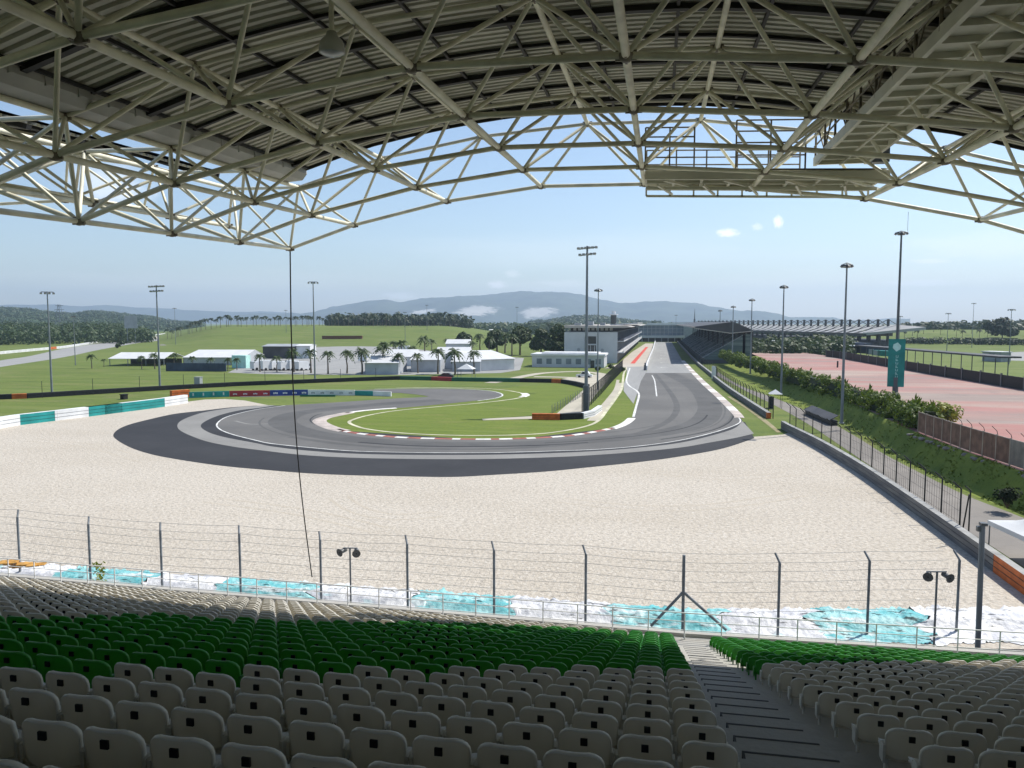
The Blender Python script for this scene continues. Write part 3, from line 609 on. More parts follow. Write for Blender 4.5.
def seat_pan(hi=True):
    b = MB(); nx, ny = (9, 6) if hi else (3, 2); Wd, y0, y1 = .222, .02, .40; z0 = SEAT_H - .34
    def pt(i, j, dz):
        u = -1 + 2 * i / (nx - 1); t = j / (ny - 1)
        return (u * Wd * (1 - .12 * t * t), y0 + (y1 - y0) * t, z0 + .02 * abs(u) ** 3 + .045 * max(0, .3 - t) - .03 * max(0, t - .8) * 5 * .4 + dz)
    for dz, fl in ((0, 0), (-.03, 1)):
        fs = [(j * nx + i, j * nx + i + 1, (j + 1) * nx + i + 1, (j + 1) * nx + i) for j in range(ny - 1) for i in range(nx - 1)]
        if fl: fs = [f[::-1] for f in fs]
        b.add([pt(i, j, dz) for j in range(ny) for i in range(nx)], fs, 0, True)
    for s in (-1, 1):                      # side flange that shows beside the backrest
        q = [(s * .218, .03, z0 - .05), (s * .218, .16, z0 - .05), (s * .218, .17, z0 + .10), (s * .218, .10, z0 + .15), (s * .218, .03, z0 + .14)]
        b.prism(q, (s * .022, 0, 0), 1)
        b.prism([(s * .17, .10, .02), (s * .17, .15, .02), (s * .17, .15, z0 - .02), (s * .17, .10, z0 - .02)], (s * .03, 0, 0), 1)
    return b
def number_tag():
    b = MB(); z = SEAT_H - .088
    b.box((-.029, -.044, z - .029), (.029, -.0275, z + .029), 0)
    b.box((-.023, -.0455, z - .023), (.023, -.0435, z + .023), 0)
    return b
def make_seat(green):
    root = empty('green_chair' if green else 'grey_chair', (0, 0, -50))
    ms = ['seat_green', 'seat_green_rim'] if green else ['seat_grey', 'seat_rim']
    backrest().build('backrest', ms, root); seat_pan().build('seat_pan', ms, root); number_tag().build('number_plate', 'tag', root)
    kids(root); return root
proto = {False: make_seat(False), True: make_seat(True)}
def is_green(n, X):
    lo = 4 + math.floor((X + 3.9) * 1.08) + (1 if X > 1 else 0)
    if n <= lo: return False
    hi = interp([(-10.3, 10.5), (-8.2, 11.4), (-6.5, 16), (-5, 18), (-3.5, 19.6), (-.5, 22.6)], X)
    if X < -10.4: return n < 6.6 and X > -40
    return n < hi
seats = []
for n in range(-4, NROW1 + 1):
    y = seat_y(n)
    for j in range(0, 62):                 # left block, counted from the stairway
        X = .43 - .012 * (n - 1) * .3 - .487 * j
        if X < -27: break
        seats.append((n, j, -1, X, y))
    for j in range(0, 26):                 # right block
        X = 2.40 - .028 * (y - 10) + .487 * j
        if X > 13.5: break
        seats.append((n, j, 1, X, y))
def seat_key(s):
    n, j, side, X, y = s; z = seat_top(n, X)
    vis = in_frame((X, y, z - .05), 12)
    return (0 if vis else 1, X * X + y * y + (z - EYE) ** 2)
seats.sort(key=seat_key)
ind, rest = seats[:300], seats[300:]
NMIN = min(s[0] for s in ind)
used = set()
for n, j, side, X, y in ind:
    g = is_green(n, X)
    if g not in used: r = proto[g]; used.add(g)
    else: r = copy_tree(proto[g])
    r.location = (X + random.uniform(-.008, .008), y + random.uniform(-.006, .006), floor_z(n, X)); r.rotation_euler = (random.uniform(-.02, .02), random.uniform(-.008, .008), random.uniform(-.025, .025))
    tag(r, '%s plastic seat, %s from the stairs on their %s side, %s row from the nearest' % ('green' if g else 'grey', nth(j + 1), 'left' if side < 0 else 'right', nth(n - NMIN + 1)), 'seat', 'grandstand seats')
b = MB(); bb, pp, tt = backrest(False), seat_pan(False), number_tag()
for n, j, side, X, y in rest:
    g = is_green(n, X); z = floor_z(n, X); dx = random.uniform(-.008, .008); dy = random.uniform(-.012, .012)
    for src, base in ((bb, None), (pp, None), (tt, 4)):
        o = len(b.v); b.v += [(v[0] + X + dx, v[1] + y + dy, v[2] + z) for v in src.v]
        b.f += [tuple(i + o for i in f) for f in src.f]; b.sm += src.sm
        b.mi += [4] * len(src.f) if base == 4 else [m_ + (2 if g else 0) for m_ in src.mi]
tag(b.build('stadium_seating', ['seat_grey', 'seat_rim', 'seat_green', 'seat_green_rim', 'tag']), 'rows of small grey and green seats running down to the white front railing', 'seats', None, 'stuff')
# ---- white front railing
YR = 26.15
rail = empty('front_railing', (0, YR, 4.1), 0, 'white tubular railing along the front edge of the seating', 'railing')
O = Vector(rail.location)
def rail_z(X): return OY(684, 613, YR).z + tilt(X)
for h in (0, -.30, -.60, -.88):
    b = MB(); pts = [Vector((X, YR, rail_z(X) + h)) - O for X in XS]
    b.path(pts, .021 if h == 0 else .016, 8); b.build('rail_bar', 'rail_white', rail)
for i in range(56):
    X = -40.5 + i * 1.22
    b = MB(); b.tube(Vector((X, YR, rail_z(X) - 1.12)) - O, Vector((X, YR, rail_z(X))) - O, .022, 8); b.build('rail_post', 'rail_white', rail)
# ================================================================== CANOPY SPACE FRAME
YF, MOD, SL = 28.0, 3.7, .0327
LOW = [(-1.115, .165), (-.988, .176), (-.858, .178), (-.73, .163), (-.597, .135), (-.505, .102), (-.411, .132), (-.28, .160), (-.154, .1755), (-.022, .174), (.107, .164), (.24, .148), (.367, .120), (.46, .089), (.553, .118), (.68, .146), (.81, .16), (.94, .162)]
UPZ = [.237, .236, .229, .208, .176, .175, .207, .228, .237, .235, .216, .192, .161, .161, .19, .21, .23]
UP = [((LOW[i][0] + LOW[i + 1][0]) / 2, UPZ[i]) for i in range(len(UPZ))]
def lowp(i, k): Y = YF - MOD * k; return Vector((LOW[i][0] * YF, Y, EYE + LOW[i][1] * YF + SL * (Y - YF)))
def upp(i, k): Y = YF - MOD * (k + .5); return Vector((UP[i][0] * YF, Y, EYE + UP[i][1] * YF + SL * (Y - YF)))
KL, KU = 10, 9
canopy = empty('grandstand_canopy', (0, 28, 15), 0, 'vaulted canopy of olive steel tubes and ribbed sheet over the seats', 'canopy roof')
O = Vector(canopy.location)
T = lambda p: Vector(p) - O
for i in range(len(LOW)):
    b = MB(); r = .072 if i not in (5, 13) else .07
    b.tube(T(lowp(i, 0)), T(lowp(i, KL)), r, 12); b.build('rib_chord', 'steel', canopy)
for k in range(KL + 1):
    b = MB(); r = .066
    for i in range(len(LOW) - 1): b.tube(T(lowp(i, k)), T(lowp(i + 1, k)), r, 10)
    b.build('arch_chord', 'steel', canopy)
for i in range(len(UP)):
    b = MB(); b.tube(T(upp(i, 0)), T(upp(i, KU)), .066, 10); b.build('top_chord', 'steel', canopy)
for k in range(KU + 1):
    b = MB()
    for i in range(len(UP) - 1): b.tube(T(upp(i, k)), T(upp(i + 1, k)), .058, 8)
    b.build('top_arch_chord', 'steel', canopy)
struts = []
for k in range(KU + 1):
    for i in range(len(UP)):
        for di in (0, 1):
            for dk in (0, 1): struts.append((upp(i, k), lowp(i + di, k + dk)))
def skey(s):
    m_ = (s[0] + s[1]) / 2; return (0 if in_frame(m_, 60) else 1, (m_ - Vector((0, 0, EYE))).length)
struts.sort(key=skey)
for p, q in struts[:100]:
    b = MB(); b.tube(T(p), T(q), .048, 8); b.build('web_strut', 'steel', canopy)
b = MB()
for p, q in struts[100:]: b.tube(T(p), T(q), .048, 8)
tag(b.build('web_bracing', 'steel', canopy), kind='stuff')
nodes = [(lowp(i, k), .14) for i in range(len(LOW)) for k in range(KL + 1)] + [(upp(i, k), .125) for i in range(len(UP)) for k in range(KU + 1)]
nodes.sort(key=lambda s: skey((s[0], s[0])))
def node_mesh(b, c, r):
    b.ball(T(c), r, 0, 10, 6, .8)
    b.box(T(c) - Vector((r * 1.25, .02, r * .6)), T(c) + Vector((r * 1.25, .02, r * .6)), 0)
    b.box(T(c) - Vector((.02, r * 1.25, r * .6)), T(c) + Vector((.02, r * 1.25, r * .6)), 0)
for c, r in nodes[:100]:
    b = MB(); node_mesh(b, c, r); b.build('joint_plate', 'steel_dark', canopy)
b = MB()
for c, r in nodes[100:]: node_mesh(b, c, r)
tag(b.build('joint_plates', 'steel_dark', canopy), kind='stuff')
# corrugated roof sheet following the vaults
ux = [p[0] * YF for p in UP]; uz = [p[1] * YF for p in UP]
def deck_z(X):
    k = max(0, min(len(ux) - 2, sum(1 for x in ux if x <= X) - 1))
    g = lambda j: uz[max(0, min(len(uz) - 1, j))]
    t = (X - ux[k]) / (ux[k + 1] - ux[k])
    valley = ux[4] <= X <= ux[5] or ux[12] <= X <= ux[13]
    if valley: return g(k) * (1 - t) + g(k + 1) * t + .34
    p0, p1, p2, p3 = g(k - 1), g(k), g(k + 1), g(k + 2)
    if k in (4, 5, 12, 13): p0 = 2 * p1 - p2 + .3
    if k + 1 in (4, 5, 12, 13): p3 = 2 * p2 - p1 + .3
    return .5 * ((2 * p1) + (-p0 + p2) * t + (2 * p0 - 5 * p1 + 4 * p2 - p3) * t * t + (-p0 + 3 * p1 - 3 * p2 + p3) * t ** 3) + .34
dxs = []
for i in range(len(ux) - 1): dxs += [ux[i] + (ux[i + 1] - ux[i]) * t / 4 for t in range(4)]
dxs.append(ux[-1])
YD = 25.25
py = []; y = YD; ph = 0
while y > -9:
    for dy, dz in ((.17, 0), (.035, .085), (.15, .085), (.035, 0)):
        py.append((y, dz)); y -= dy
prof_ = []
y = YD
while y > -9:
    prof_ += [(y, 0), (y - .14, 0), (y - .165, .07), (y - .265, .07)]; y -= .29
def deckpt(X, yy, dz): return Vector((X, yy, EYE + deck_z(X) + SL * (yy - YF) + dz))
b = MB(); K = len(prof_)
open_bay = lambda i: ux[4] - .01 <= dxs[i] and dxs[i + 1] <= ux[5] + .01
b.add([T(deckpt(X, yy, dz)) for X in dxs for yy, dz in prof_], [(i * K + j, i * K + j + 1, (i + 1) * K + j + 1, (i + 1) * K + j) for i in range(len(dxs) - 1) for j in range(K - 1) if dxs[i] < ux[4] - .02])
b.build('roof_sheet', 'deck', canopy)
b = MB(); b.add([T(deckpt(X, yy, dz)) for X in dxs for yy, dz in prof_], [(i * K + j, i * K + j + 1, (i + 1) * K + j + 1, (i + 1) * K + j) for i in range(len(dxs) - 1) for j in range(K - 1) if dxs[i] > ux[5] - .02])
b.build('roof_sheet', 'deck', canopy)
b = MB()                                   # weather skin over the sheet
b.add([T(deckpt(X, yy, .14)) for X in dxs for yy in (YD + .02, -9)], [(2 * i, 2 * i + 1, 2 * i + 3, 2 * i + 2) for i in range(len(dxs) - 1) if dxs[i] < ux[4] - .02])
b.build('roof_skin', 'roof_dark', canopy)
b = MB(); b.add([T(deckpt(X, yy, .14)) for X in dxs for yy in (YD + .02, -9)], [(2 * i, 2 * i + 1, 2 * i + 3, 2 * i + 2) for i in range(len(dxs) - 1) if dxs[i] > ux[5] - .02])
b.build('roof_skin', 'roof_dark', canopy)
b = MB()                                   # edge trim
for qi, (a, c) in enumerate(zip(dxs[:-1], dxs[1:])):
    if open_bay(qi):
        if b.v: b.build('edge_trim', 'purlin', canopy); b = MB()
        continue
    b.bar(T(deckpt(a, YD + .06, .04)), T(deckpt(c, YD + .06, .04)), .06, .26)
b.build('edge_trim', 'purlin', canopy)
yk = []
for k in range(KU + 1):
    yk += [YF - MOD * (k + .5), YF - MOD * (k + 1)]
for q, yy in enumerate(y for y in yk if y < YD):   # deep black beams along the vault
    b = MB(); hh = .12 if q % 2 == 0 else .07
    for qi, (a, c) in enumerate(zip(dxs[:-1], dxs[1:])):
        if open_bay(qi):
            if b.v: b.build('roof_beam', 'purlin', canopy); b = MB()
            continue
        b.bar(T(deckpt(a, yy, -.02 - hh / 2)), T(deckpt(c, yy, -.02 - hh / 2)), .16 if q % 2 == 0 else .10, hh)
    b.build('roof_beam', 'purlin', canopy)
for i in [i for i in range(len(ux) - 1) if i != 4]:               # slim purlins towards the front edge
    for t in (.25, .75):
        X = ux[i] + (ux[i + 1] - ux[i]) * t
        b = MB(); b.bar(T(deckpt(X, YD, -.05)), T(deckpt(X, -8, -.05)), .07, .08); b.build('roof_purlin', 'purlin', canopy)
for (ia, sgn) in ((5, 1), (12, -1), (13, 1)):   # sheet-metal gutter boxes along the valleys
    X = ux[ia]; b = MB(); z0, z1 = EYE + uz[ia] + .06, EYE + uz[ia] + .78
    q = [(X - .03 * sgn, z0), (X + .55 * sgn, z0 + .05), (X + .72 * sgn, z0 + .26), (X + .66 * sgn, z1), (X + .62 * sgn, z1), (X + .66 * sgn, z0 + .28), (X + .5 * sgn, z0 + .08), (X - .03 * sgn, z0 + .03)]
    y1, y0 = YD + .1, -8.5
    b.prism([T((x, y1, z + SL * (y1 - YF))) for x, z in q], (0, y0 - y1, SL * (y0 - y1)))
    yy = y1 - .8
    while yy > y0:                         # standing seams
        b.bar(T((X + .715 * sgn, yy, z0 + .22 + SL * (yy - YF))), T((X + .655 * sgn, yy, z1 + SL * (yy - YF))), .05, .05); yy -= .9
    g_ = b.build('valley_gutter', 'gutter', canopy)
    b = MB(); b.bar(T((X + .67 * sgn, y1, z1 + .02 + SL * (y1 - YF))), T((X + .67 * sgn, y0, z1 + .02 + SL * (y0 - YF))), .09, .05); b.build('rusty_edge', 'rust', g_)
# ---- maintenance gantry: front platform and walkway back along the rib
def platform_beam(b, p, q, w, h, mi=0): b.bar(T(p), T(q), w, h, mi)
X0, X1 = -.55, 6.85; ZPf = 19.95
b = MB()
def pz(X): return ZPf - .035 * (X - X0)
b.add([T((X0, 25.9, pz(X0))), T((X1, 25.9, pz(X1))), T((X1, 28.1, pz(X1))), T((X0, 28.1, pz(X0)))], [(0, 3, 2, 1)], 0)
b.add([T((X0, 25.9, pz(X0) + .05)), T((X1, 25.9, pz(X1) + .05)), T((X1, 28.1, pz(X1) + .05)), T((X0, 28.1, pz(X0) + .05))], [(0, 1, 2, 3)], 0)
for yy in (25.9, 26.6, 27.4, 28.1): platform_beam(b, (X0, yy, pz(X0) - .12), (X1, yy, pz(X1) - .12), .1, .22 if yy in (25.9, 28.1) else .12)
for i in range(9):
    X = X0 + (X1 - X0) * i / 8; platform_beam(b, (X, 25.9, pz(X) - .10), (X, 28.1, pz(X) - .10), .09, .14)
for i in range(4):
    X = X0 + .6 + i * 1.9; platform_beam(b, (X, 26, pz(X) - .3), (X + 1.4, 28, pz(X) - .3), .08, .08)
b.build('gantry_platform', 'catwalk', canopy)
b = MB()
for dz in (-.22, -.46): b.bar(T((X0, 28.25, pz(X0) + dz)), T((X1, 28.25, pz(X1) + dz)), .06, .08)
for i in range(10):
    X = X0 + (X1 - X0) * i / 9; b.bar(T((X, 28.25, pz(X) - .46)), T((X, 28.25, pz(X) - .2)), .06, .06)
for i in range(5):
    X = X0 + .4 + i * 1.45; b.bar(T((X, 26.2, pz(X) - .42)), T((X + .5, 28.2, pz(X) - .42)), .07, .07)
b.bar(T((X0, 27.2, pz(X0) - .36)), T((X1, 27.2, pz(X1) - .36)), .07, .10)
b.bar(T((X0, 25.75, pz(X0) - .2)), T((X1, 25.75, pz(X1) - .2)), .08, .26); b.build('gantry_fascia', 'catwalk', canopy)
def railing(name, p, q, n, h=1.15, skip=()):
    b = MB(); p, q = Vector(p), Vector(q)
    for i in range(n + 1):
        a = p.lerp(q, i / n); b.tube(T(a), T(a + Vector((0, 0, h))), .03, 6)
    for hh in (h, h * .78, h * .55, h * .3): b.tube(T(p + Vector((0, 0, hh))), T(q + Vector((0, 0, hh))), .026, 6)
    b.build(name, 'steel_dark', canopy)
railing('gantry_railing', (X0, 25.9, pz(X0)), (1.0, 25.9, pz(1.)), 2, 1.35); railing('gantry_railing', (2.3, 25.9, pz(2.3)), (4.4, 25.9, pz(4.4)), 2, 1.55); railing('gantry_railing', (X0, 28.1, pz(X0)), (4.6, 28.1, pz(4.6)), 5, 1.1)
CX0, CX1 = 4.85, 6.3
def cz(y): return 20.12 + .004 * (y - 14)
b = MB(); ya, yb = 26.6, -2.0
b.prism([T((CX0, ya, cz(ya))), T((CX1, ya, cz(ya))), T((CX1, ya, cz(ya) + .05)), T((CX0, ya, cz(ya) + .05))], (0, yb - ya, cz(yb) - cz(ya)))
yy = ya
while yy > yb:
    platform_beam(b, (CX0, yy, cz(yy) - .06), (CX1, yy, cz(yy) - .06), .10, .12); yy -= .85
for X in (CX0 - .04, CX1 + .04): platform_beam(b, (X, ya, cz(ya) - .03), (X, yb, cz(yb) - .03), .10, .26)
platform_beam(b, ((CX0 + CX1) / 2, ya, cz(ya) - .14), ((CX0 + CX1) / 2, yb, cz(yb) - .14), .05, .05)
b.build('gantry_walkway', 'catwalk', canopy)
b = MB(); yy = ya - .2; q = 0
while yy > yb:
    for X in (CX0 - .06,):
        b.tube(T((X, yy, cz(yy))), T((X, yy, cz(yy) + 1.2)), .035, 6)
        b.tube(T((X, yy, cz(yy) + (0 if q % 2 else 1.2))), T((X, yy - 1.4, cz(yy) + (1.2 if q % 2 else 0))), .024, 6)
    yy -= 1.4; q += 1
for hh in (.45, .8, 1.2): b.tube(T((CX0 - .06, ya, cz(ya) + hh)), T((CX0 - .06, yb, cz(yb) + hh)), .028, 6)
for hh in (.6, 1.2): b.tube(T((CX1 + .06, ya, cz(ya) + hh)), T((CX1 + .06, yb, cz(yb) + hh)), .026, 6)
b.build('walkway_railing', 'steel_dark', canopy)
b = MB(); b.box(T((6.45, 26.2, 20.0)), T((6.95, 26.6, 20.75))); b.build('junction_box', 'pole_dark', canopy)
# ---- high-bay lamp under the roof, and the black rope hanging from the valley joint
lp = OY(332, 50, 11.0)
hb = empty('high_bay_lamp', lp, 0, 'grey bell-shaped high-bay lamp hanging on a pipe under the canopy', 'lamp')
b = MB(); b.lathe((0, 0, 0), [(.02, .26), (.07, .26), (.09, .2), (.16, .13), (.19, .03), (.195, -.04), (.18, -.05)], 20); b.build('lamp_shade', 'gutter', hb)
b = MB(); b.lathe((0, 0, 0), [(.18, -.045), (.12, -.075), (.001, -.085)], 20); b.build('lamp_lens', 'lamp_glass', hb)
b = MB(); b.tube((0, 0, .25), (0, 0, deckpt(lp.x, lp.y, 0).z - lp.z - .1), .04, 8); b.build('lamp_pipe', 'steel', hb)
rp0 = lowp(5, 0); rp1 = OY(312, 577, 33.0)
b = MB(); pts = [rp0 - Vector((0, 0, .1))]
for i in range(1, 25):
    t = i / 24; p = rp0.lerp(rp1, t); p.x += -.30 * math.sin(math.pi * t) ; p.z -= .1 * (1 - t); pts.append(p)
b.path(pts, .026, 6); tag(b.build('hanging_rope', 'black'), 'long black rope hanging slack from the lowest canopy joint', 'rope')
# ================================================================== FRONT FENCE, TARPS, LOUDSPEAKERS
FP = [(-110, 503, 37.6), (-54, 507, 37.6), (17, 511, 37.6), (88, 518, 37.0), (160, 524, 36.8), (239, 527, 36.8), (320, 533, 36.6), (407, 537, 36.6), (494, 543, 36.6), (586, 547, 36.6), (684, 555, 36.5), (780, 555, 37.3), (870, 553, 38.4), (960, 552, 39.4)]
fence = empty('boundary_fence', (0, 37, 0), 0, 'tall wire fence on grey posts with angled tops between seats and gravel', 'fence')
O = Vector(fence.location); T = lambda p: Vector(p) - O
tops = []
for x, y, Y in FP:
    t = OY(x, y, Y); tops.append(t); b = MB()
    r = .065 if x != 684 else .075
    kz = t.z - .38
    b.tube(T((t.x, Y, 0)), T((t.x, Y, kz)), r, 8)
    if x not in (684,): b.tube(T((t.x, Y, kz)), T((t.x - .18, Y + .28, t.z)), r * .8, 8)
    else: b.tube(T((t.x, Y, kz)), T((t.x, Y, t.z)), r, 8)
    b.build('fence_post', 'fence_steel', fence)
for s, x, y in ((-1, 651, 626), (1, 727, 634)):
    p = tops[10]; q = OY(x, y, 36.5); b = MB()
    b.tube(T((p.x, 36.5, 2.25)), T((q.x - 0, 36.5 + (.0 if s < 0 else .5), q.z)), .07, 8); b.build('brace', 'fence_steel', fence)
for i in range(7):
    b = MB(); f_ = [.0, .36, .8, 1.3, 1.8, 2.3, 2.75][i]
    pts = []
    for a, c in zip(tops[:-1], tops[1:]):
        for k in range(8):
            t = k / 8; p = a.lerp(c, t); p.z -= f_ + .045 * math.sin(math.pi * t) * (1 if i < 2 else .5) ; pts.append(T((p.x - (.16 if i == 0 else 0), p.y + (.25 if i == 0 else 0), p.z)))
    b.path(pts, .009, 4); b.build('fence_wire', 'wire', fence)
b = MB()                                    # chain-link threads
for a, c in zip(tops[:-1], tops[1:]):
    Ln = (c - a).length; k = int(Ln / .30)
    h = a.z - .4
    for i in range(k):
        for sgn in (0, 1):
            u0 = i / k; u1 = min(1, u0 + (h - .6) / Ln * .55)
            p = a.lerp(c, u0); q = a.lerp(c, u1)
            p, q = Vector((p.x, p.y, h if sgn else .6)), Vector((q.x, q.y, .6 if sgn else h))
            b.tube(T(p), T(q), .0022, 3, caps=False)
tag(b.build('chain_link', 'wire', fence), kind='stuff')
big = OY(984, 525, 36.2)
t_ = empty('camera_mast', (big.x, 36.2, 0), 0, 'thick grey mast with a small box on top at the fence corner near white tent', 'mast')
b = MB(); b.tube((0, 0, 0), (-.06, 0, big.z), .115, 12); b.box((-.30, -.25, 0), (.25, .25, .06)); b.build('pole', 'pole', t_)
b = MB(); b.box((-.16, -.14, big.z - .02), (.1, .14, big.z + .1)); b.box((-.28, -.1, big.z - .28), (-.17, .1, big.z - .06)); b.build('camera_box', 'lamp', t_)
# tyre barrier under the tarps
def yb_(x): return 37.3 if x < 2 else 37.3 + (x - 2) * .20
XB = lin(-62, 19.4, 60)
b = MB(); vs = []
for x in XB:
    y = yb_(x); 
    for (dy, z) in ((.4, 0), (.4, .28), (1.3, .36), (1.3, 0)): vs.append((x, y + dy, z))
b.add(vs, [(i * 4 + j, i * 4 + j + 1, (i + 1) * 4 + j + 1, (i + 1) * 4 + j) for i in range(len(XB) - 1) for j in range(3)] + [(0, 1, 2, 3), tuple(range(4 * len(XB) - 1, 4 * len(XB) - 5, -1))])
tag(b.build('trackside_tyre_barrier', 'tyre'), 'long low black tyre barrier beneath the teal and white tarps', 'barrier')
cuts = [(-240, 'w'), (-150, 't'), (-70, 'w'), (-20, 't'), (9, 'w'), (65, 't'), (151, 'w'), (224, 't'), (319, 'w'), (415, 't'), (513, 'w'), (612, 't'), (729, 'w'), (816, 't'), (919, 'w'), (1090, 'x')]
def bx(px):
    y = 37.9
    for _ in range(6): p = OY(px, 600, y); y = yb_(p.x) + .8
    return p.x
nt_ = len(cuts) - 1; tw = {'t': [0, 0], 'w': [0, 0]}
vis = [i for i in range(nt_) if cuts[i + 1][0] > 0]
for i in range(nt_):
    x0, c = bx(cuts[i][0]), cuts[i][1]; x1 = bx(cuts[i + 1][0]) if cuts[i + 1][0] < 1050 else 19.6
    n = max(6, int((x1 - x0) / .085)); b = MB(); rows = [(-1.45, .04), (-1.2, .05), (-.95, .07), (-.72, .10), (-.5, .15), (-.3, .21), (-.1, .30), (.1, .42), (.28, .56), (.5, .63), (.8, .66), (1.1, .68), (1.35, .68), (1.5, .58), (1.56, .40), (1.58, .2)]
    vs = []
    for k in range(n + 1):
        x = x0 + (x1 - x0) * k / n + .0; 
        for j, (dy, z) in enumerate(rows):
            nv = Vector((x * 1.1, j * .55, i)); w_ = noise.noise(nv) * .16 + noise.noise(nv * 2.9) * .14 + (abs(noise.noise(Vector((x * 1.6 + j * 1.1, j * .8, 7)))) * .36 - .1) + (abs(noise.noise(Vector((x * 3.7 - j * 1.3, j * 1.2, 17)))) * .26 - .07) + (abs(noise.noise(Vector((x * 6.5 + j * 2.1, j * 1.9, 27)))) * .16 - .04)
            edge = 1.15 if j in (0, len(rows) - 1) else .75
            vs.append((x + noise.noise(nv * 1.3 + Vector((9, 0, 0))) * .14 + (1.1 * noise.noise(Vector((j * .42, (i if k < n / 2 else i + 1) * 3.7, 2))) + .35 * noise.noise(Vector((j * 1.3, (i if k < n / 2 else i + 1) * 2.1, 5)))) * max(0, 1 - min(k, n - k) / 14), yb_(x) + dy + w_ * edge * .7 + (noise.noise(Vector((x * .6, i, 5))) * .8 if j < 2 else 0), max(.03, z + w_ * edge * .62)))
    R_ = len(rows)
    b.add(vs, [(k * R_ + j, k * R_ + j + 1, (k + 1) * R_ + j + 1, (k + 1) * R_ + j) for k in range(n) for j in range(R_ - 1)], 0, True)
    o = b.build('tarpaulin', 'tarp_teal' if c == 't' else 'tarp_white')
    if sum(p.normal.z for p in o.data.polygons) < 0: o.data.flip_normals()
    word = 'teal' if c == 't' else 'white'
    tag(o, 'crumpled %s tarp draped over the tyre barrier, %s tarp from the left' % (word, nth(vis.index(i) + 1)) if i in vis else 'crumpled %s tarp over the barrier, %s beyond the left edge of view' % (word, nth(vis[0] - i)), 'tarp', 'tarps over the trackside barrier')
# loudspeaker posts
for k, (px, py, lab) in enumerate([(350, 551, 'slim pole with two horn loudspeakers near the middle of the front fence'), (937, 575, 'slim pole with two horn loudspeakers beside the thick corner mast')]):
    Y = 33.5; t = OY(px, py, Y); e = empty('loudspeaker_pole', (t.x, Y, 0), 0, lab, 'loudspeakers', 'loudspeaker poles behind the front fence')
    b = MB(); b.tube((0, 0, 0), (0, 0, t.z + .12), .045, 8); b.tube((-.36, 0, t.z + .12), (.36, 0, t.z + .16), .03, 6); b.build('pole', 'fence_steel', e)
    for sx in (-1, 1):
        b = MB(); dv = Vector((sx * .35, -.9, -.15)).normalized(); c = Vector((sx * .34, -.05, t.z + .0))
        b.tube(c + dv * .12, c + dv * .22, .09, 12, 0, .20); b.tube(c - dv * .18, c + dv * .12, .11, 12, 0, .10); b.ball(c + dv * .14, .09, 1, 10, 6)
        b.build('horn_loudspeaker', ['lamp', 'black'], e)
# odd things by the left end of the barrier
b = MB()
for i in range(70):
    a = random.random() * 6.28; r = random.random() ** .5 * .3; p = Vector((r * math.cos(a), r * math.sin(a), random.uniform(-.3, .9))); e_ = Vector((random.uniform(-.14, .14), random.uniform(-.14, .14), random.uniform(.02, .15)))
    b.add([p - e_, p + Vector((.05, .03, 0)), p + e_, p - Vector((.05, .02, 0))], [(0, 1, 2, 3)])
o = b.build('weed_plant', 'yellow_leaf', loc=OY(99, 578, 34.5)); tag(o, 'small yellow-green weed growing up in front of the left tarps', 'plant')
b = MB(); c0 = OY(22, 567, 34.5)
for i in range(24):
    x = -2.6 + i * .14; b.obox((x, .4 * noise.noise(Vector((i * .5, 0, 0))), .3 * noise.noise(Vector((i * .4, 3, 0)))), (.5, .1, .04), (-.1, .3, .05), (0, 0, .06))
tag(b.build('orange_netting', mat('orange_net', (.50, .27, .07), .7, .3, 3.), loc=c0), 'crumpled heap of faded orange safety netting beside the left tarps', 'netting')
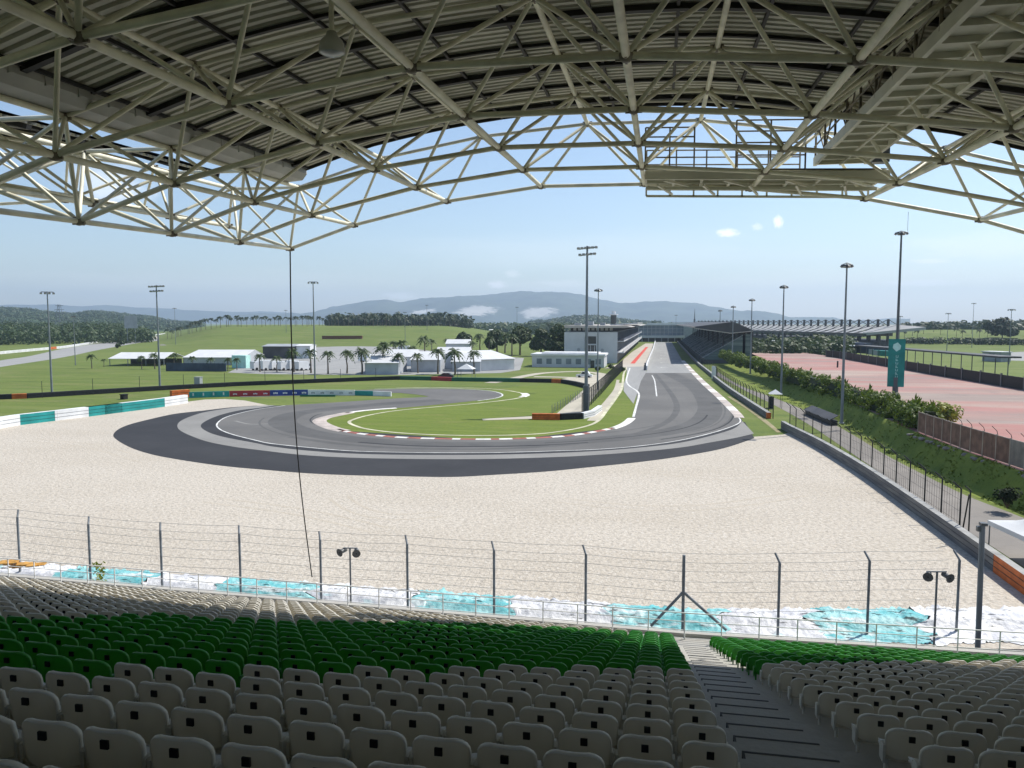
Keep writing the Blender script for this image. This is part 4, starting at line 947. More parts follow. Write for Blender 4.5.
# ================================================================== BARRIERS AND FENCES ALONG THE TRACK
def barrier(name, pts, h, wd, mats, label, cat, cuts=None, names=None, top=None):
    """low wall along a path; cuts: list of (start metre, material index) -> each run its own part"""
    P = [Vector((p[0], p[1], 0)) for p in pts]; Ls = [0]
    for a, c in zip(P[:-1], P[1:]): Ls.append(Ls[-1] + (c - a).length)
    e = empty(name, P[0], 0, label, cat)
    O = P[0]
    def at(s):
        for i in range(len(P) - 1):
            if s <= Ls[i + 1] or i == len(P) - 2:
                t = (s - Ls[i]) / max(1e-6, Ls[i + 1] - Ls[i]); p = P[i].lerp(P[i + 1], t); d = (P[i + 1] - P[i]).normalized(); return p - O, Vector((-d.y, d.x, 0))
    cuts = cuts or [(0, 0)]
    for k, (s0, mi) in enumerate(cuts):
        s1 = cuts[k + 1][0] if k + 1 < len(cuts) else Ls[-1]
        n = max(1, int((s1 - s0) / 3)); b = MB(); vs = []
        for i in range(n + 1):
            p, nn = at(s0 + .015 + (s1 - s0 - .03) * i / n)
            vs += [p - nn * wd / 2, p - nn * wd / 2 + Vector((0, 0, h)), p + nn * wd / 2 + Vector((0, 0, h)), p + nn * wd / 2]
        fs = [(i * 4 + j, i * 4 + j + 1, (i + 1) * 4 + j + 1, (i + 1) * 4 + j) for i in range(n) for j in range(3)]
        b.add(vs, fs + [(3, 2, 1, 0), (4 * n, 4 * n + 1, 4 * n + 2, 4 * n + 3)])
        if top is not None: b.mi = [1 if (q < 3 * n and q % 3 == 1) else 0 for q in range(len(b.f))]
        # fold the belt into shallow courses
        o = b.build((names or {}).get(mi, 'barrier_section'), [mats[mi]] + ([top] if top else []), e)
        for z in (.33, .66):
            c_ = MB()
            for i in range(n):
                for sg in (-1, 1):
                    a, cc = Vector(vs[i * 4 + (0 if sg < 0 else 3)]), Vector(vs[i * 4 + 4 + (0 if sg < 0 else 3)]); _, nn = at(s0 + (s1 - s0) * (i + .5) / n)
                    c_.obox(a + nn * sg * .004 + Vector((0, 0, h * z)), cc - a, nn * sg * .02, (0, 0, .03))
            if h > .6: c_.build('belt_seam', 'mesh_dark', o)
    return e
def post_fence(name, pts, gap, h, label, z0=0, r=.045, bend=(0, 0), m='mesh_dark', wires=5, mesh=None, hb=.5, wr=.010, zf=None):
    P = [Vector((p[0], p[1], z0)) for p in pts]; e = empty(name, P[0], 0, label, 'fence'); O = P[0]
    Ls = [0]
    for a, c in zip(P[:-1], P[1:]): Ls.append(Ls[-1] + (c - a).length)
    n = max(1, round(Ls[-1] / gap)); Q = []
    for i in range(n + 1):
        s = Ls[-1] * i / n; k = max(j for j in range(len(P) - 1) if Ls[j] <= s + 1e-6)
        p = P[k].lerp(P[k + 1], (s - Ls[k]) / max(1e-6, Ls[k + 1] - Ls[k])); Q.append(p - O + (Vector((0, 0, zf(p))) if zf else Vector()))
    B = Vector((bend[0], bend[1], 0))
    for p in Q[:100]:
        b = MB(); up = Vector((0, 0, h - (hb if bend != (0, 0) else 0))); b.tube(p, p + up, r, 6)
        if bend != (0, 0): b.tube(p + up, p + up + B + Vector((0, 0, hb)), r * .9, 6)
        b.build('fence_post', m, e)
    if wires:
        b = MB()
        for w_ in range(wires):
            z = Vector((0, 0, (h - (hb if bend != (0, 0) else 0)) * (w_ + 1) / wires)); b.path([p + z for p in Q], wr, 4)
        if bend != (0, 0): b.path([p + B + Vector((0, 0, h)) for p in Q], wr, 4)
        b.build('fence_wire', 'mesh_dark', e)
    if mesh:
        b = MB()
        for a, c in zip(Q[:-1], Q[1:]):
            k = max(2, int((c - a).length / mesh))
            for i in range(k):
                p = a.lerp(c, i / k); b.tube(p + Vector((0, 0, .05)), p + Vector((0, 0, h - hb)), .011, 3, caps=False)
        tag(b.build('mesh_wires', 'mesh_dark', e), kind='stuff')
    return e
# right of the gravel
bar_pts = [(17.3, 113.5), (17.6, 108.8), (18.4, 102), (19.2, 93), (19.9, 80), (20.15, 66), (20.2, 50), (20.2, 24)]
bp = smooth([(a, c, 0) for a, c in bar_pts], 6)
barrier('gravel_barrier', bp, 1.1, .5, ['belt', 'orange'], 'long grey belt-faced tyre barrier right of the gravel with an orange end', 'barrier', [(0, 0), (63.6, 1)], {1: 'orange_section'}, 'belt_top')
post_fence('debris_fence', [(p.x + .95, p.y, 0) for p in bp if p.y > 57.5], 3.7, 3.75, 'black posts with bent tops beside the service road right of the gravel', bend=(-.55, 0), r=.06, wires=4, mesh=.5)
b = MB(); e = empty('fence_stay', (21.1, 58.2, 0), 0, 'black slanting stay of the roadside fence end', 'fence stay')
b.tube((0, 0, 0), (0, -1.0, 3.2), .05, 6); b.tube((0, -1.2, 0), (0, -1.2, 3.5), .05, 6); b.tube((0, -1.2, 3.5), (-.5, -1.6, 3.9), .045, 6); b.build('stay', 'mesh_dark', e)
f1 = [G(x, y) for x, y in [(713.8, 379.2), (722, 386), (732.5, 394), (750, 406), (769, 418.6)]]
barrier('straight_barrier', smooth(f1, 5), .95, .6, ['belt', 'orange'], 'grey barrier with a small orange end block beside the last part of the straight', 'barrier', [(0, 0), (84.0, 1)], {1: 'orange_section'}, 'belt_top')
post_fence('debris_fence', [(p.x + .6, p.y, 0) for p in smooth(f1, 5)], 3.9, 3.5, 'black-posted fence on the grass bank between the straight and the small white hut', bend=(-.35, 0), r=.075, wires=5, mesh=.7)
f2 = [Vector((13.3, 600, 0)), Vector((13.3, 330, 0)), Vector((13.6, 270, 0)), Vector((14.6, 216, 0))]
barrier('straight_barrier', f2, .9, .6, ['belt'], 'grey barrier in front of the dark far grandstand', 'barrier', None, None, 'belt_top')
post_fence('debris_fence', [(p.x + .8, p.y) for p in f2], 7.5, 3.4, 'dark mesh fence running along the foot of the far grandstand', bend=(-.4, 0), r=.08, wires=5, mesh=1.6)
b = MB(); b.box((0, -.2, 0), (1.1, .2, 3.3)); tag(b.build('fence_end_board', 'white_board', loc=(13.9, 213.5, 0)), 'white upright board closing the fence at the end of the far grandstand', 'board')
# hut at the end of the fence
h_ = G(775, 408); e = empty('marshal_shelter', h_, 0, 'tiny white-roofed marshal shelter beside the orange barrier end', 'shelter')
b = MB(); b.add([(-1.1, -1, 2.5), (1.1, -1, 2.5), (1.1, 1, 2.5), (-1.1, 1, 2.5), (0, 0, 3.3)], [(0, 1, 4), (1, 2, 4), (2, 3, 4), (3, 0, 4), (3, 2, 1, 0)]); b.build('canopy', 'tent', e)
for sx in (-1, 1):
    for sy in (-1, 1): b = MB(); b.tube((sx * 1.0, sy * .9, 0), (sx * 1.0, sy * .9, 2.52), .04, 6); b.build('leg', 'mesh_dark', e)
b = MB(); b.box((-.95, -.6, 0), (-.3, .6, 2.0)); b.build('equipment_box', 'mesh_dark', e)
# dark lean-to on the bank
a, c = G(803.5, 411.5, .45), G(829, 422.5, .45); e = empty('dark_shelter', a, 0, 'long low black-roofed shelter set into the grass bank behind the roadside fence', 'shelter')
d = c - a; nn = Vector((d.y, -d.x, 0)).normalized() * -1
if nn.x < 0: nn = -nn
b = MB(); b.prism([(0, 0, .25), tuple(d + Vector((0, 0, .25))), tuple(d + nn * 1.3 + Vector((0, 0, .95))), tuple(nn * 1.3 + Vector((0, 0, .95)))], (0, 0, .10)); b.build('roof', 'roof_dark', e)
b = MB(); b.obox(nn * .25 - Vector((0, 0, .8)), d, nn * .95, (0, 0, 1.1)); b.build('wall', 'mesh_dark', e)
# left tyre wall with advertising
lw = [G(x, y) for x, y in [(-90, 450), (0, 428), (18, 425), (55, 420.5), (87, 416.5), (122, 412), (157, 407.5), (186, 403)]]
L0 = [0]
for p, q in zip(lw[:-1], lw[1:]): L0.append(L0[-1] + (q - p).length)
barrier('advertising_tyre_wall', lw, 1.55, .9, ['white_board', 'teal_board'], 'long tyre wall wrapped in alternating white and teal sheets left of the gravel', 'tyre wall', [(0, 1), (L0[1] * .5, 0), (L0[2], 1), (L0[2] + (L0[3] - L0[2]) * .95, 0), (L0[3] + .1, 0), (L0[4], 1), (L0[4] + (L0[5] - L0[4]) * .95, 0), (L0[6] - 14.2, 1), (L0[6] + 1.5, 0)], {0: 'white_sheet', 1: 'teal_sheet'}, 'white_board')
ow = GP([(171, 398.2), (189, 396.8)]); barrier('orange_barrier', ow, 1.5, .9, ['orange'], 'short faded orange barrier between the white sheets and the teal boards', 'barrier')
bd = empty('advertising_board', G(189, 398), 0, 'row of teal, red, blue and white advertising boards beyond the hairpin', 'advertising boards')
brd = [(189, 397.9), (229.5, 396.6), (270, 395.8), (308, 395.2), (355, 395.4), (373, 395.8), (391, 396.4)]
bc = ['teal_board', 'red_board', 'blue_board', 'white_board', 'teal_board', 'white_board']
O = Vector(bd.location)
for i in range(6):
    a, c = G(*brd[i]) - O, G(*brd[i + 1]) - O; d = c - a; nn = Vector((d.y, -d.x, 0)).normalized(); hh = 1.15 if i < 3 else 1.1
    if i >= 4: hh = .95
    b = MB(); b.obox(a, d * .996, nn * -.3, (0, 0, hh)); o = b.build('board', bc[i], bd)
    b = MB(); k = [4, 4, 4, 5, 0, 0][i]
    for q in range(k):
        s = (q + .35) / k; ln = d.length / k * [.14, .42, .5, .4][min(i, 3)]
        m_ = a + d * s + nn * .01 + Vector((0, 0, hh * .3)); u = d.normalized()
        for t in range(3):
            b.obox(m_ + u * ln * t / 3 + Vector((0, 0, hh * .04 * (t % 2))), u * ln / 3 * .82, nn * .02, (0, 0, hh * [.5, .22, .3, .3][min(i, 3)]))
    if k: b.build('lettering', ['white_board', 'white_board', 'white_board', 'grey_paint'][i], o)
b = MB(); b.obox(G(300, 396.6) - O, G(335, 396.6) - G(300, 396.6), (0, .3, 0), (0, 0, .35)); b.build('green_base', 'green_board', bd)
# infield guard barrier far behind
gb = [G(x, y) for x, y in [(-120, 403.5), (0, 399.3), (12, 398.8), (27, 398.2), (80, 395), (160, 390.2), (240, 385.8), (330, 382.2), (380, 380.2), (400, 379.6), (432, 380.2), (452, 381), (520, 382), (552, 382.6), (562, 383), (576, 385.4), (588, 388.5)]]
L0 = [0]
for p, q in zip(gb[:-1], gb[1:]): L0.append(L0[-1] + (q - p).length)
barrier('infield_tyre_barrier', gb, .95, .8, ['tyre', 'orange', 'green_board', 'red_board'], 'very long dark tyre barrier crossing the far grass beyond the advertising boards', 'barrier', [(0, 0), (L0[2], 1), (L0[3], 0), (L0[9], 2), (L0[10], 3), (L0[11], 2), (L0[12], 0), (L0[13], 1), (L0[14], 0)], {0: 'dark_section', 1: 'orange_section', 2: 'green_section', 3: 'red_section'})
post_fence('infield_mesh_fence', [(p.x, p.y - 3, 0) for p in gb[1:9]], 9, 3.4, 'thin-posted mesh fence standing along the long dark infield barrier', r=.05, wires=3, wr=.006)
# pit-entry island
ib = [G(x, y) for x, y in [(532, 419.4), (560, 419.8), (582, 418.8), (592, 416.6), (600, 411)]]
barrier('island_barrier', ib, .95, .7, ['orange', 'tyre', 'white_board'], 'orange, black and white barrier at the tip of the pit entry island', 'barrier', [(0, 0), ((ib[1] - ib[0]).length, 1), ((ib[1] - ib[0]).length + (ib[2] - ib[1]).length, 2)], {0: 'orange_section', 1: 'dark_section', 2: 'white_section'})
post_fence('pit_entry_fence', [G(x, y) for x, y in [(582, 413.5), (592, 404), (602, 393.5), (611, 383), (619, 374.5), (622.5, 371)]], 3.6, 3.6, 'tall brown mesh fence beside the pit entry road behind the tall floodlight', r=.07, wires=6, mesh=.35, hb=.4, bend=(.3, 0))
post_fence('pit_entry_railing', GP([(552, 414), (566, 405.5), (582, 396.5)]), 2.6, 1.5, 'low grey mesh railing on the grass left of the tall floodlight', r=.05, wires=4, mesh=.4, m='pole')
# pit wall
barrier('pit_wall', [G(646.6, 370), G(647.2, 366), Vector((-4.0, 300, 0)), Vector((-3.4, 420, 0)), Vector((-3.3, 590, 0))], 1.3, .5, ['white_paint'], 'white concrete pit wall between the pit lane and the straight', 'wall')
b = MB(); g_ = G(645.5, 370.5); b.box((-.5, 0, 0), (.2, .8, 1.7)); b.box((-.35, .1, 1.7), (.05, .6, 2.4)); tag(b.build('pit_wall_signal', 'pole_dark', loc=g_), 'dark signal cabinet at the near end of the pit wall', 'signal box')
ribbon('pit_verge', S([(622, 371.5), (624, 375), (623, 383)]), 2.0, 'infield', .028)
# brown fence above the bank
bf = [Vector((28.9, 97, ZP)), Vector((29.2, 94.5, ZP)), Vector((29.7, 80.8, ZP)), Vector((30.6, 71.6, ZP)), Vector((31.8, 60, ZP)), Vector((34, 44, ZP))]
e = empty('slatted_fence', bf[1], 0, 'brown slatted panel fence in beige frames along the top of the grass bank', 'fence'); O = bf[1]
Q = []
for p, q in zip(bf[1:-1], bf[2:]):
    k = max(1, round((q - p).length / 2.4)); Q += [p.lerp(q, i / k) - O for i in range(k)]
Q.append(bf[-1] - O)
Hf = 2.35
for i, (p, q) in enumerate(zip(Q[:-1], Q[1:])):
    d = q - p; u = d.normalized(); nn = Vector((u.y, -u.x, 0))
    b = MB()
    k = 9
    for j in range(k):
        b.obox(p + d * ((j + .12) / k) + Vector((0, 0, .12)), d * (.80 / k), nn * .03, (0, 0, Hf - .2), 0)
    for z in (.05, Hf / 2 - .04, Hf - .10): b.obox(p + Vector((0, 0, z)) - nn * .04, d, nn * .04, (0, 0, .09), 1)
    pn = b.build('slat_panel', ['brown_slat' if i < 9 else 'brown_frame', 'brown_frame'] if i < 9 else [mat('grey_slats', (.22, .20, .17), .7, .2, 1.) if 'grey_slats' not in bpy.data.materials else bpy.data.materials['grey_slats'], 'brown_frame'], e)
    b = MB(); b.obox(p - u * .05 - nn * .07, u * .1, nn * .13, (0, 0, Hf + .05)); b.build('fence_post', 'brown_frame', e)
    if i > 3:
        b = MB(); b.tube(p + nn * -.1 + Vector((0, 0, Hf)), p + Vector((0, 0, Hf + .35)), .03, 5); b.tube(p + Vector((0, 0, Hf + .35)), p - nn * -.45 + Vector((0, 0, Hf + .8)), .028, 5); b.build('barbed_arm', 'mesh_dark', e)
b = MB()                                     # stones below the fence
for i in range(60):
    t = random.random(); p = bf[1].lerp(bf[4], t); p = p + Vector((-random.uniform(.7, 1.3), random.uniform(-.5, .5), -.25)); s = random.uniform(.12, .38)
    b.ball(p, s, 0, 7, 5, .6)
tag(b.build('bank_stones', 'road'), kind='stuff')
# dark wall along the far side of the car park
fw = [G(826, 356.5, ZP), G(840, 358.2, ZP), G(930, 374.2, ZP), G(1024, 390.2, ZP), G(1110, 405, ZP)]
e = empty('dark_boundary_wall', fw[0], 0, 'black netted boundary wall along the far edge of the red car park', 'wall'); O = fw[0]
for p, q in zip(fw[:-1], fw[1:]):
    d = q - p; b = MB(); b.obox(p - O, d, Vector((d.y, -d.x, 0)).normalized() * -.2, (0, 0, 2.3)); b.build('wall_panel', 'black', e)
    k = max(2, int(d.length / 8)); b = MB()
    for i in range(k): b.obox(p - O + d * (i / k) - Vector((.1, .25, 0)), (.2, 0, 0), (0, .5, 0), (0, 0, 2.6))
    b.build('wall_post', 'pole_dark', e)
# ================================================================== FLOODLIGHT MASTS
def lamp_mesh(s=1.):
    b = MB(); b.box((-.28 * s, -.16 * s, -.2 * s), (.28 * s, .16 * s, .16 * s), 0); b.box((-.24 * s, -.175 * s, -.16 * s), (.24 * s, -.158 * s, .12 * s), 1); b.box((-.05 * s, .15 * s, -.1 * s), (.05 * s, .3 * s, .08 * s), 0)
    return b
lamp_me = {}
def mast(x, y, z, top_px, style, label, r=.22, d_scale=1.0, mname='pole', heavy=False):
    """mast standing at (x,y,z); its head at the height seen at pixel row top_px"""
    dist = math.hypot(x, y); w_ = -x * ss + y * cs
    # height of that row at the mast's depth
    v = -(top_px - CY) / FPX; fw = cp + v * sp; up = v * cp - sp; H = EYE + up / fw * w_ - z
    e = empty('floodlight_mast', (x, y, z), math.atan2(-x, y) * 0, label, 'floodlight', 'floodlight masts around the circuit')
    e.rotation_euler = (0, 0, math.atan2(y, x) - math.pi / 2)
    b = MB(); b.tube((0, 0, 0), (0, 0, H), r, 10, 0, r * .5); b.box((-.35, -.35, 0), (.35, .35, .12)); b.build('pole', mname, e)
    if heavy:
        b = MB(); b.tube((0, 0, 0), (0, 0, H * .16), r * 1.55, 12); b.box((-.3, -r * 2.2, 1.4), (.3, -r * 1.2, 3.2)); b.build('pole_sleeve', 'pole_dark', e)
    S_ = d_scale
    if style == 'rows':                     # two crossarms of lamps
        for zz, n_, wd in ((H - .3, 6, 1.45), (H - 1.35, 5, 1.2)):
            b = MB(); b.bar((-wd, 0, zz - .25), (wd, 0, zz + .1), .12, .14); b.build('crossarm', 'lamp', e)
            for i in range(n_):
                xx = -wd + 2 * wd * i / (n_ - 1)
                if 'b' not in lamp_me: lamp_me['b'] = lamp_mesh(.85).build('floodlight', ['lamp', 'lamp_glass'], e); o = lamp_me['b']
                else: o = lamp_me['b'].copy(); COL.objects.link(o); o.parent = e
                o.location = (xx, -.25, zz - .1 + .18 * (i / (n_ - 1))); o.rotation_euler = (R(35), 0, R(random.uniform(-15, 15)))
    else:
        n_ = 8 if style == 'ring' else 4
        b = MB()
        if style == 'ring':
            rr = .85 * S_
            for i in range(12):
                a, c = 2 * math.pi * i / 12, 2 * math.pi * (i + 1) / 12
                b.tube((rr * math.cos(a), rr * .6 * math.sin(a), H - .2), (rr * math.cos(c), rr * .6 * math.sin(c), H - .2), .06, 5)
            for i in range(4): a = math.pi / 2 * i; b.tube((0, 0, H + .1), (rr * math.cos(a), rr * .6 * math.sin(a), H - .2), .05, 5)
        else:
            rr = 1.15 * S_; b.bar((-rr, 0, H - .1), (rr, 0, H - .1), .12, .14)
        b.build('head_frame', 'lamp', e)
        for i in range(n_):
            if style == 'ring': a = 2 * math.pi * (i + .5) / n_; lx, ly = rr * math.cos(a), rr * .6 * math.sin(a)
            else: lx, ly = -rr + 2 * rr * i / (n_ - 1), 0
            key = 'r'
            if key not in lamp_me: lamp_me[key] = lamp_mesh(.8).build('floodlight', ['lamp', 'lamp_glass'], e); o = lamp_me[key]
            else: o = lamp_me[key].copy(); COL.objects.link(o); o.parent = e
            o.location = (lx, ly, H - .38); o.rotation_euler = (R(50), 0, (math.atan2(ly, lx) + math.pi / 2) if style == 'ring' else 0)
    if style == 'ring' and heavy: b = MB(); b.tube((.9, 0, H), (.9, 0, H + 3.2), .03, 5); b.build('lightning_rod', 'pole_dark', e)
    return e, H
g_ = G(586, 412); mast(g_.x, g_.y, 0, 246, 'rows', 'tallest twin-row floodlight mast at the pit entry beside the island barrier', .34, heavy=True)
g_ = G(597.5, 390); mast(g_.x, g_.y, 0, 289, 'ring', 'floodlight mast just right of and behind the tallest twin-row mast', .2)
g_ = G(160, 388); mast(g_.x, g_.y, 0, 285, 'rows', 'twin-row floodlight mast in the left field before the marquees', .26)
g_ = G(52, 393); mast(g_.x, g_.y, 0, 291.5, 'arm', 'floodlight mast at far left standing behind the white and teal wall', .24)
g_ = G(315, 379); mast(g_.x, g_.y, 0, 281.5, 'arm', 'floodlight mast beyond the hanging rope before the row of white vans', .24)
g_ = G(75.5, 365); mast(g_.x, g_.y, 0, 316, 'arm', 'short slim mast beside the far left track', .16, .5)
g_ = G(895, 396, ZP); e895, H895 = mast(g_.x, g_.y, ZP, 231.5, 'ring', 'tall dark floodlight mast with a teal banner in the red car park', .30, 1.15, 'pole_dark', True)
P895 = Vector((g_.x, g_.y, ZP))
for px, zt, tp, lab in [(845, 1.0, 263.5, 'floodlight mast on the bank nearest the banner mast'), (783, 1.0, 285.5, 'floodlight mast on the bank, second from the banner mast'), (751.5, 1.2, 299, 'floodlight mast on the bank, third from the banner mast'), (733, 1.3, 306, 'floodlight mast on the bank, fourth from the banner mast'), (720, 1.3, 310, 'farthest small floodlight mast on the bank before the far grandstand')]:
    r = ray(px, HY); y = {845: 113, 783: 158, 751.5: 215, 733: 262, 720: 310}[px]; mast(r[0] / r[1] * y, y, zt, tp, 'ring', lab, .22, .85)
for px, d, tp, lab in [(175, 560, 308, 'distant thin mast beside the hilltop palms at the left'), (286, 620, 310, 'distant thin mast behind the hilltop palms right of the rope'), (427, 640, 305, 'distant thin mast in front of the mountain left part'), (517, 600, 307, 'distant thin mast before the quarry on the mountain'), (948, 420, 313, 'thin mast in the far right field by the pale track'), (973, 520, 303, 'thin mast left of the big crown tree at far right'), (1011, 330, 309, 'thin mast near the right edge behind the dark wall'), (900, 460, 316, 'thin mast just right of the banner mast, far behind'), (676, 640, 315, 'thin mast far away above the end of the straight'), (405, 520, 312, 'thin mast above the hilltop trees in front of mountain')]:
    r = ray(px, HY); k = d / math.hypot(r[0], r[1]); z = lawn_hill(px, d) if px < 600 else (east_hill(px, d) if px > 800 else 0)
    mast(r[0] * k, r[1] * k, max(0, z), tp, 'arm', lab, .18, .9)
# teal banner hung on the mast
bn = empty('mast_banner', P895 + Vector((0, 0, 1.6)), math.atan2(P895.y, P895.x) - math.pi / 2, 'tall teal banner with pale marks wrapped round the car park mast', 'banner')
Hb = 8.1; Wb = 1.28
b = MB(); 
for sy in (-.50, .46): b.box((-Wb, sy, 0), (Wb, sy + .05, Hb))
b.box((-Wb, -.45, 0), (-Wb + .05, .46, Hb)); b.box((Wb - .05, -.45, 0), (Wb, .46, Hb)); b.build('banner_sheet', 'teal_sign', bn)
b = MB()
b.prism([(-.05, -.506, Hb - 2.1), (.55, -.506, Hb - 1.7), (.62, -.506, Hb - 1.1), (.1, -.506, Hb - .55), (-.55, -.506, Hb - .9), (-.62, -.506, Hb - 1.5)], (0, -.012, 0))
for i in range(8):
    z = Hb - 2.7 - i * .58; b.box((-.10, -.52, z - .40), (.26, -.504, z - .34)); b.box((-.10, -.52, z - .33), (-.04, -.504, z)); b.box((.20 - .15 * (i % 2), -.52, z - .33), (.26 - .15 * (i % 2), -.504, z - .04 * (i % 3)))
b.build('banner_mark', 'teal_pale', bn)
b = MB(); b.tube((0, 0, -1.6), (0, 0, 0), .36, 12); b.build('rusty_collar', 'rust', bn)
# ================================================================== PIT BUILDING, GRANDSTANDS AND OTHER BUILDINGS
fp0 = G(568, 364); PX0, PX1, PY0, PY1 = -35.0, -15.3, 286.0, 575.0
pb = empty('pit_building', (PX0, PY0, 0), 0, 'long pale pit building with flat tan roof and balconies along the pit lane', 'building')
W_ = PX1 - PX0; Lg = PY1 - PY0
b = MB()
for x0, x1 in ((0, 7.6), (11.9, W_)): b.box((x0, 0, 0), (x1, .5, 11.4))
b.box((7.6, 0, 9.9), (11.9, .5, 11.4)); b.box((7.6, 0, 0), (11.9, .5, 3.4)); b.box((7.6, .05, 6.6), (11.9, .45, 7.1))
b.box((0, .5, 0), (.5, Lg, 11.4)); b.box((.5, Lg - .5, 0), (W_, Lg, 11.4))
for i in range(1, 20): b.box((i * 1.0, -.03, 0), (i * 1.0 + .06, 0, 11.4)) if not 7.5 < i < 11.9 else None
b.build('end_wall', 'facade', pb)
b = MB(); b.box((7.7, .55, 3.4), (11.8, .7, 9.8)); b.build('stair_glazing', 'glass', pb)
for i in range(3):
    b = MB(); b.box((8.2 + i * 1.5, .3, 3.5), (8.35 + i * 1.5, .5, 6.5)); b.build('door_frame', 'white_paint', pb)
for px, pz_ in ((5.4, 4.9), (14.2, 4.8), (14.2, 1.6)):
    b = MB(); b.tube((px, -.04, pz_), (px, .02, pz_), .62, 16); b.build('round_vent', 'grey_paint', pb)
for f_, (z0, z1) in enumerate(((.3, 3.4), (4.6, 7.4), (8.6, 11.2))):
    b = MB(); b.box((W_ - .9, .6, z0), (W_ - .7, Lg - .6, z1)); b.build('window_band', 'glass' if f_ == 0 else 'blue_glass', pb)
    for i in range(30): b = MB(); b.box((W_ - .7, 4 + i * 9.6, z0 - .3), (W_ - .2, 4.6 + i * 9.6, z1 + .3)); b.build('pier', 'grey_paint', pb)
for z in (3.7, 7.9):
    b = MB(); b.box((W_ - .7, .6, z), (W_ + 2.4, Lg - .6, z + .35)); s_ = b.build('balcony_slab', 'facade', pb)
    b = MB(); b.box((W_ + 2.2, .6, z + .4), (W_ + 2.3, Lg - .6, z + 1.35)); b.build('balcony_rail', 'facade' if z < 5 else 'grey_paint', s_)
b = MB(); b.box((.5, .5, 11.35), (W_ - .2, Lg - .5, 11.6)); b.build('floor_deck', 'grey_paint', pb)
b = MB(); b.box((2.0, 4, 11.6), (W_ - 2, Lg - 4, 13.0)); b.build('roof_storey', 'roof_dark', pb)
b = MB()
for i in range(9): b.box((3.0 + i * 1.7, 3.6, 12.0), (4.1 + i * 1.7, 4.0, 12.9))
b.build('roof_window', 'white_paint', pb)
b = MB(); b.prism([(.2, -1.5, 13.0), (W_ + 3.4, -1.5, 13.0), (W_ + 5.2, -1.5, 13.3), (W_ + 3.4, -1.5, 13.75), (.2, -1.5, 14.0)], (0, Lg, 0)); b.build('roof', 'roof_tan', pb)
b = MB(); b.prism([(W_ - 3, 40, 13.9), (W_ + 6.2, 40, 14.6), (W_ + 6.2, 40, 14.9), (W_ - 3, 40, 14.4)], (0, 90, 0)); b.build('roof_wing', 'white_paint', pb)
b = MB(); b.box((6, 20, 13.6), (9, 24, 15.4)); b.box((11, 30, 13.6), (13, 33, 15.0)); b.box((2.5, 12, 13.6), (5, 15, 14.8)); b.build('roof_plant', 'grey_paint', pb)
tw_ = empty('control_tower', (OY(613.5, 330, 335).x, 335, 0), 0, 'slender dark glazed control tower rising above the pit building roof', 'tower')
b = MB(); b.tube((0, 0, 0), (0, 0, 18.2), 1.25, 20); b.build('shaft', 'glass', tw_)
b = MB(); b.tube((0, 0, 18.2), (0, 0, 18.6), 1.9, 20); b.tube((0, 0, 18.6), (0, 0, 19.8), .9, 14); b.tube((0, 0, 14), (0, 0, 14.3), 1.6, 20); b.build('rim', 'white_paint', tw_)
lb = empty('low_office', G(532, 367), 0, 'low flat-roofed pale building standing in front of the pit building', 'building')
Lw = G(605, 367).x - G(532, 367).x
b = MB(); b.box((0, 0, 0), (Lw, 14, 3.9)); b.build('wall', 'facade', lb)
b = MB(); b.box((-.4, -.5, 3.9), (Lw + .4, 14.4, 4.5)); b.box((3, 2, 4.5), (Lw - 2, 12, 4.9)); b.build('roof', 'white_paint', lb)
for i in range(7):
    b = MB(); b.box((1.6 + i * 3.3, -.05, 1.1), (3.4 + i * 3.3, -.01, 2.9)); b.build('window', 'blue_glass', lb)
b = MB(); b.box((Lw - 4.5, -.06, 0), (Lw - 3.2, -.01, 2.4)); b.build('door', 'glass', lb)
# end building across the straight
eb = empty('end_building', (-16, 612, 0), 0, 'bluish glazed building bridging the far end of the straight', 'building')
b = MB(); b.box((-10, 0, 5.0), (34, 16, 12.8)); b.build('glazing', 'blue_glass', eb)
b = MB(); b.box((-10.5, -2.5, 1.8 + 1.2), (35, -.1, 4.9)); b.box((-11, -1.2, 12.8), (35, 17, 13.7)); b.build('white_band', 'facade', eb)
b = MB()
for i in range(14): b.box((-9.6 + i * 3.2, -.12, 5.0), (-9.3 + i * 3.2, -.01, 12.8))
for z in (7.4, 10.1): b.box((-10, -.14, z), (34, -.02, z + .3))
b.build('mullions', 'grey_paint', eb)
b = MB()
for i in range(9): b.box((-8 + i * 5, -1, 0), (-7.2 + i * 5, 1, 3))
b.build('pillars', 'grey_paint', eb)
b = MB(); b.box((-10, 2, .0), (34, 14, 3.0)); b.build('undercroft', 'roof_dark', eb)
for i, (x, y, z0, lab) in enumerate([(4, 660, 14.6, 'pale flat roof beyond the end building, left of the antenna'), (26, 700, 15.5, 'pale flat roof beyond the end building, below the antenna')]):
    e = empty('distant_hall', (x - 14, y, 0), 0, lab, 'building'); b = MB(); b.box((0, 0, 0), (40, 30, z0 - 1)); b.build('wall', 'grey_paint', e)
    b = MB(); b.box((-1, -1, z0 - 1), (41, 31, z0)); b.build('roof', 'white_paint', e)
an = OY(694.5, 322, 690); e = empty('antenna_mast', (an.x, 690, 0), 0, 'pointed antenna mast rising over the end of the straight', 'antenna')
b = MB(); b.tube((0, 0, 0), (0, 0, 18), 1.3, 6, 0, .9); b.tube((0, 0, 18), (0, 0, 27), .5, 6, 0, .1); b.build('lattice', 'pole_dark', e)
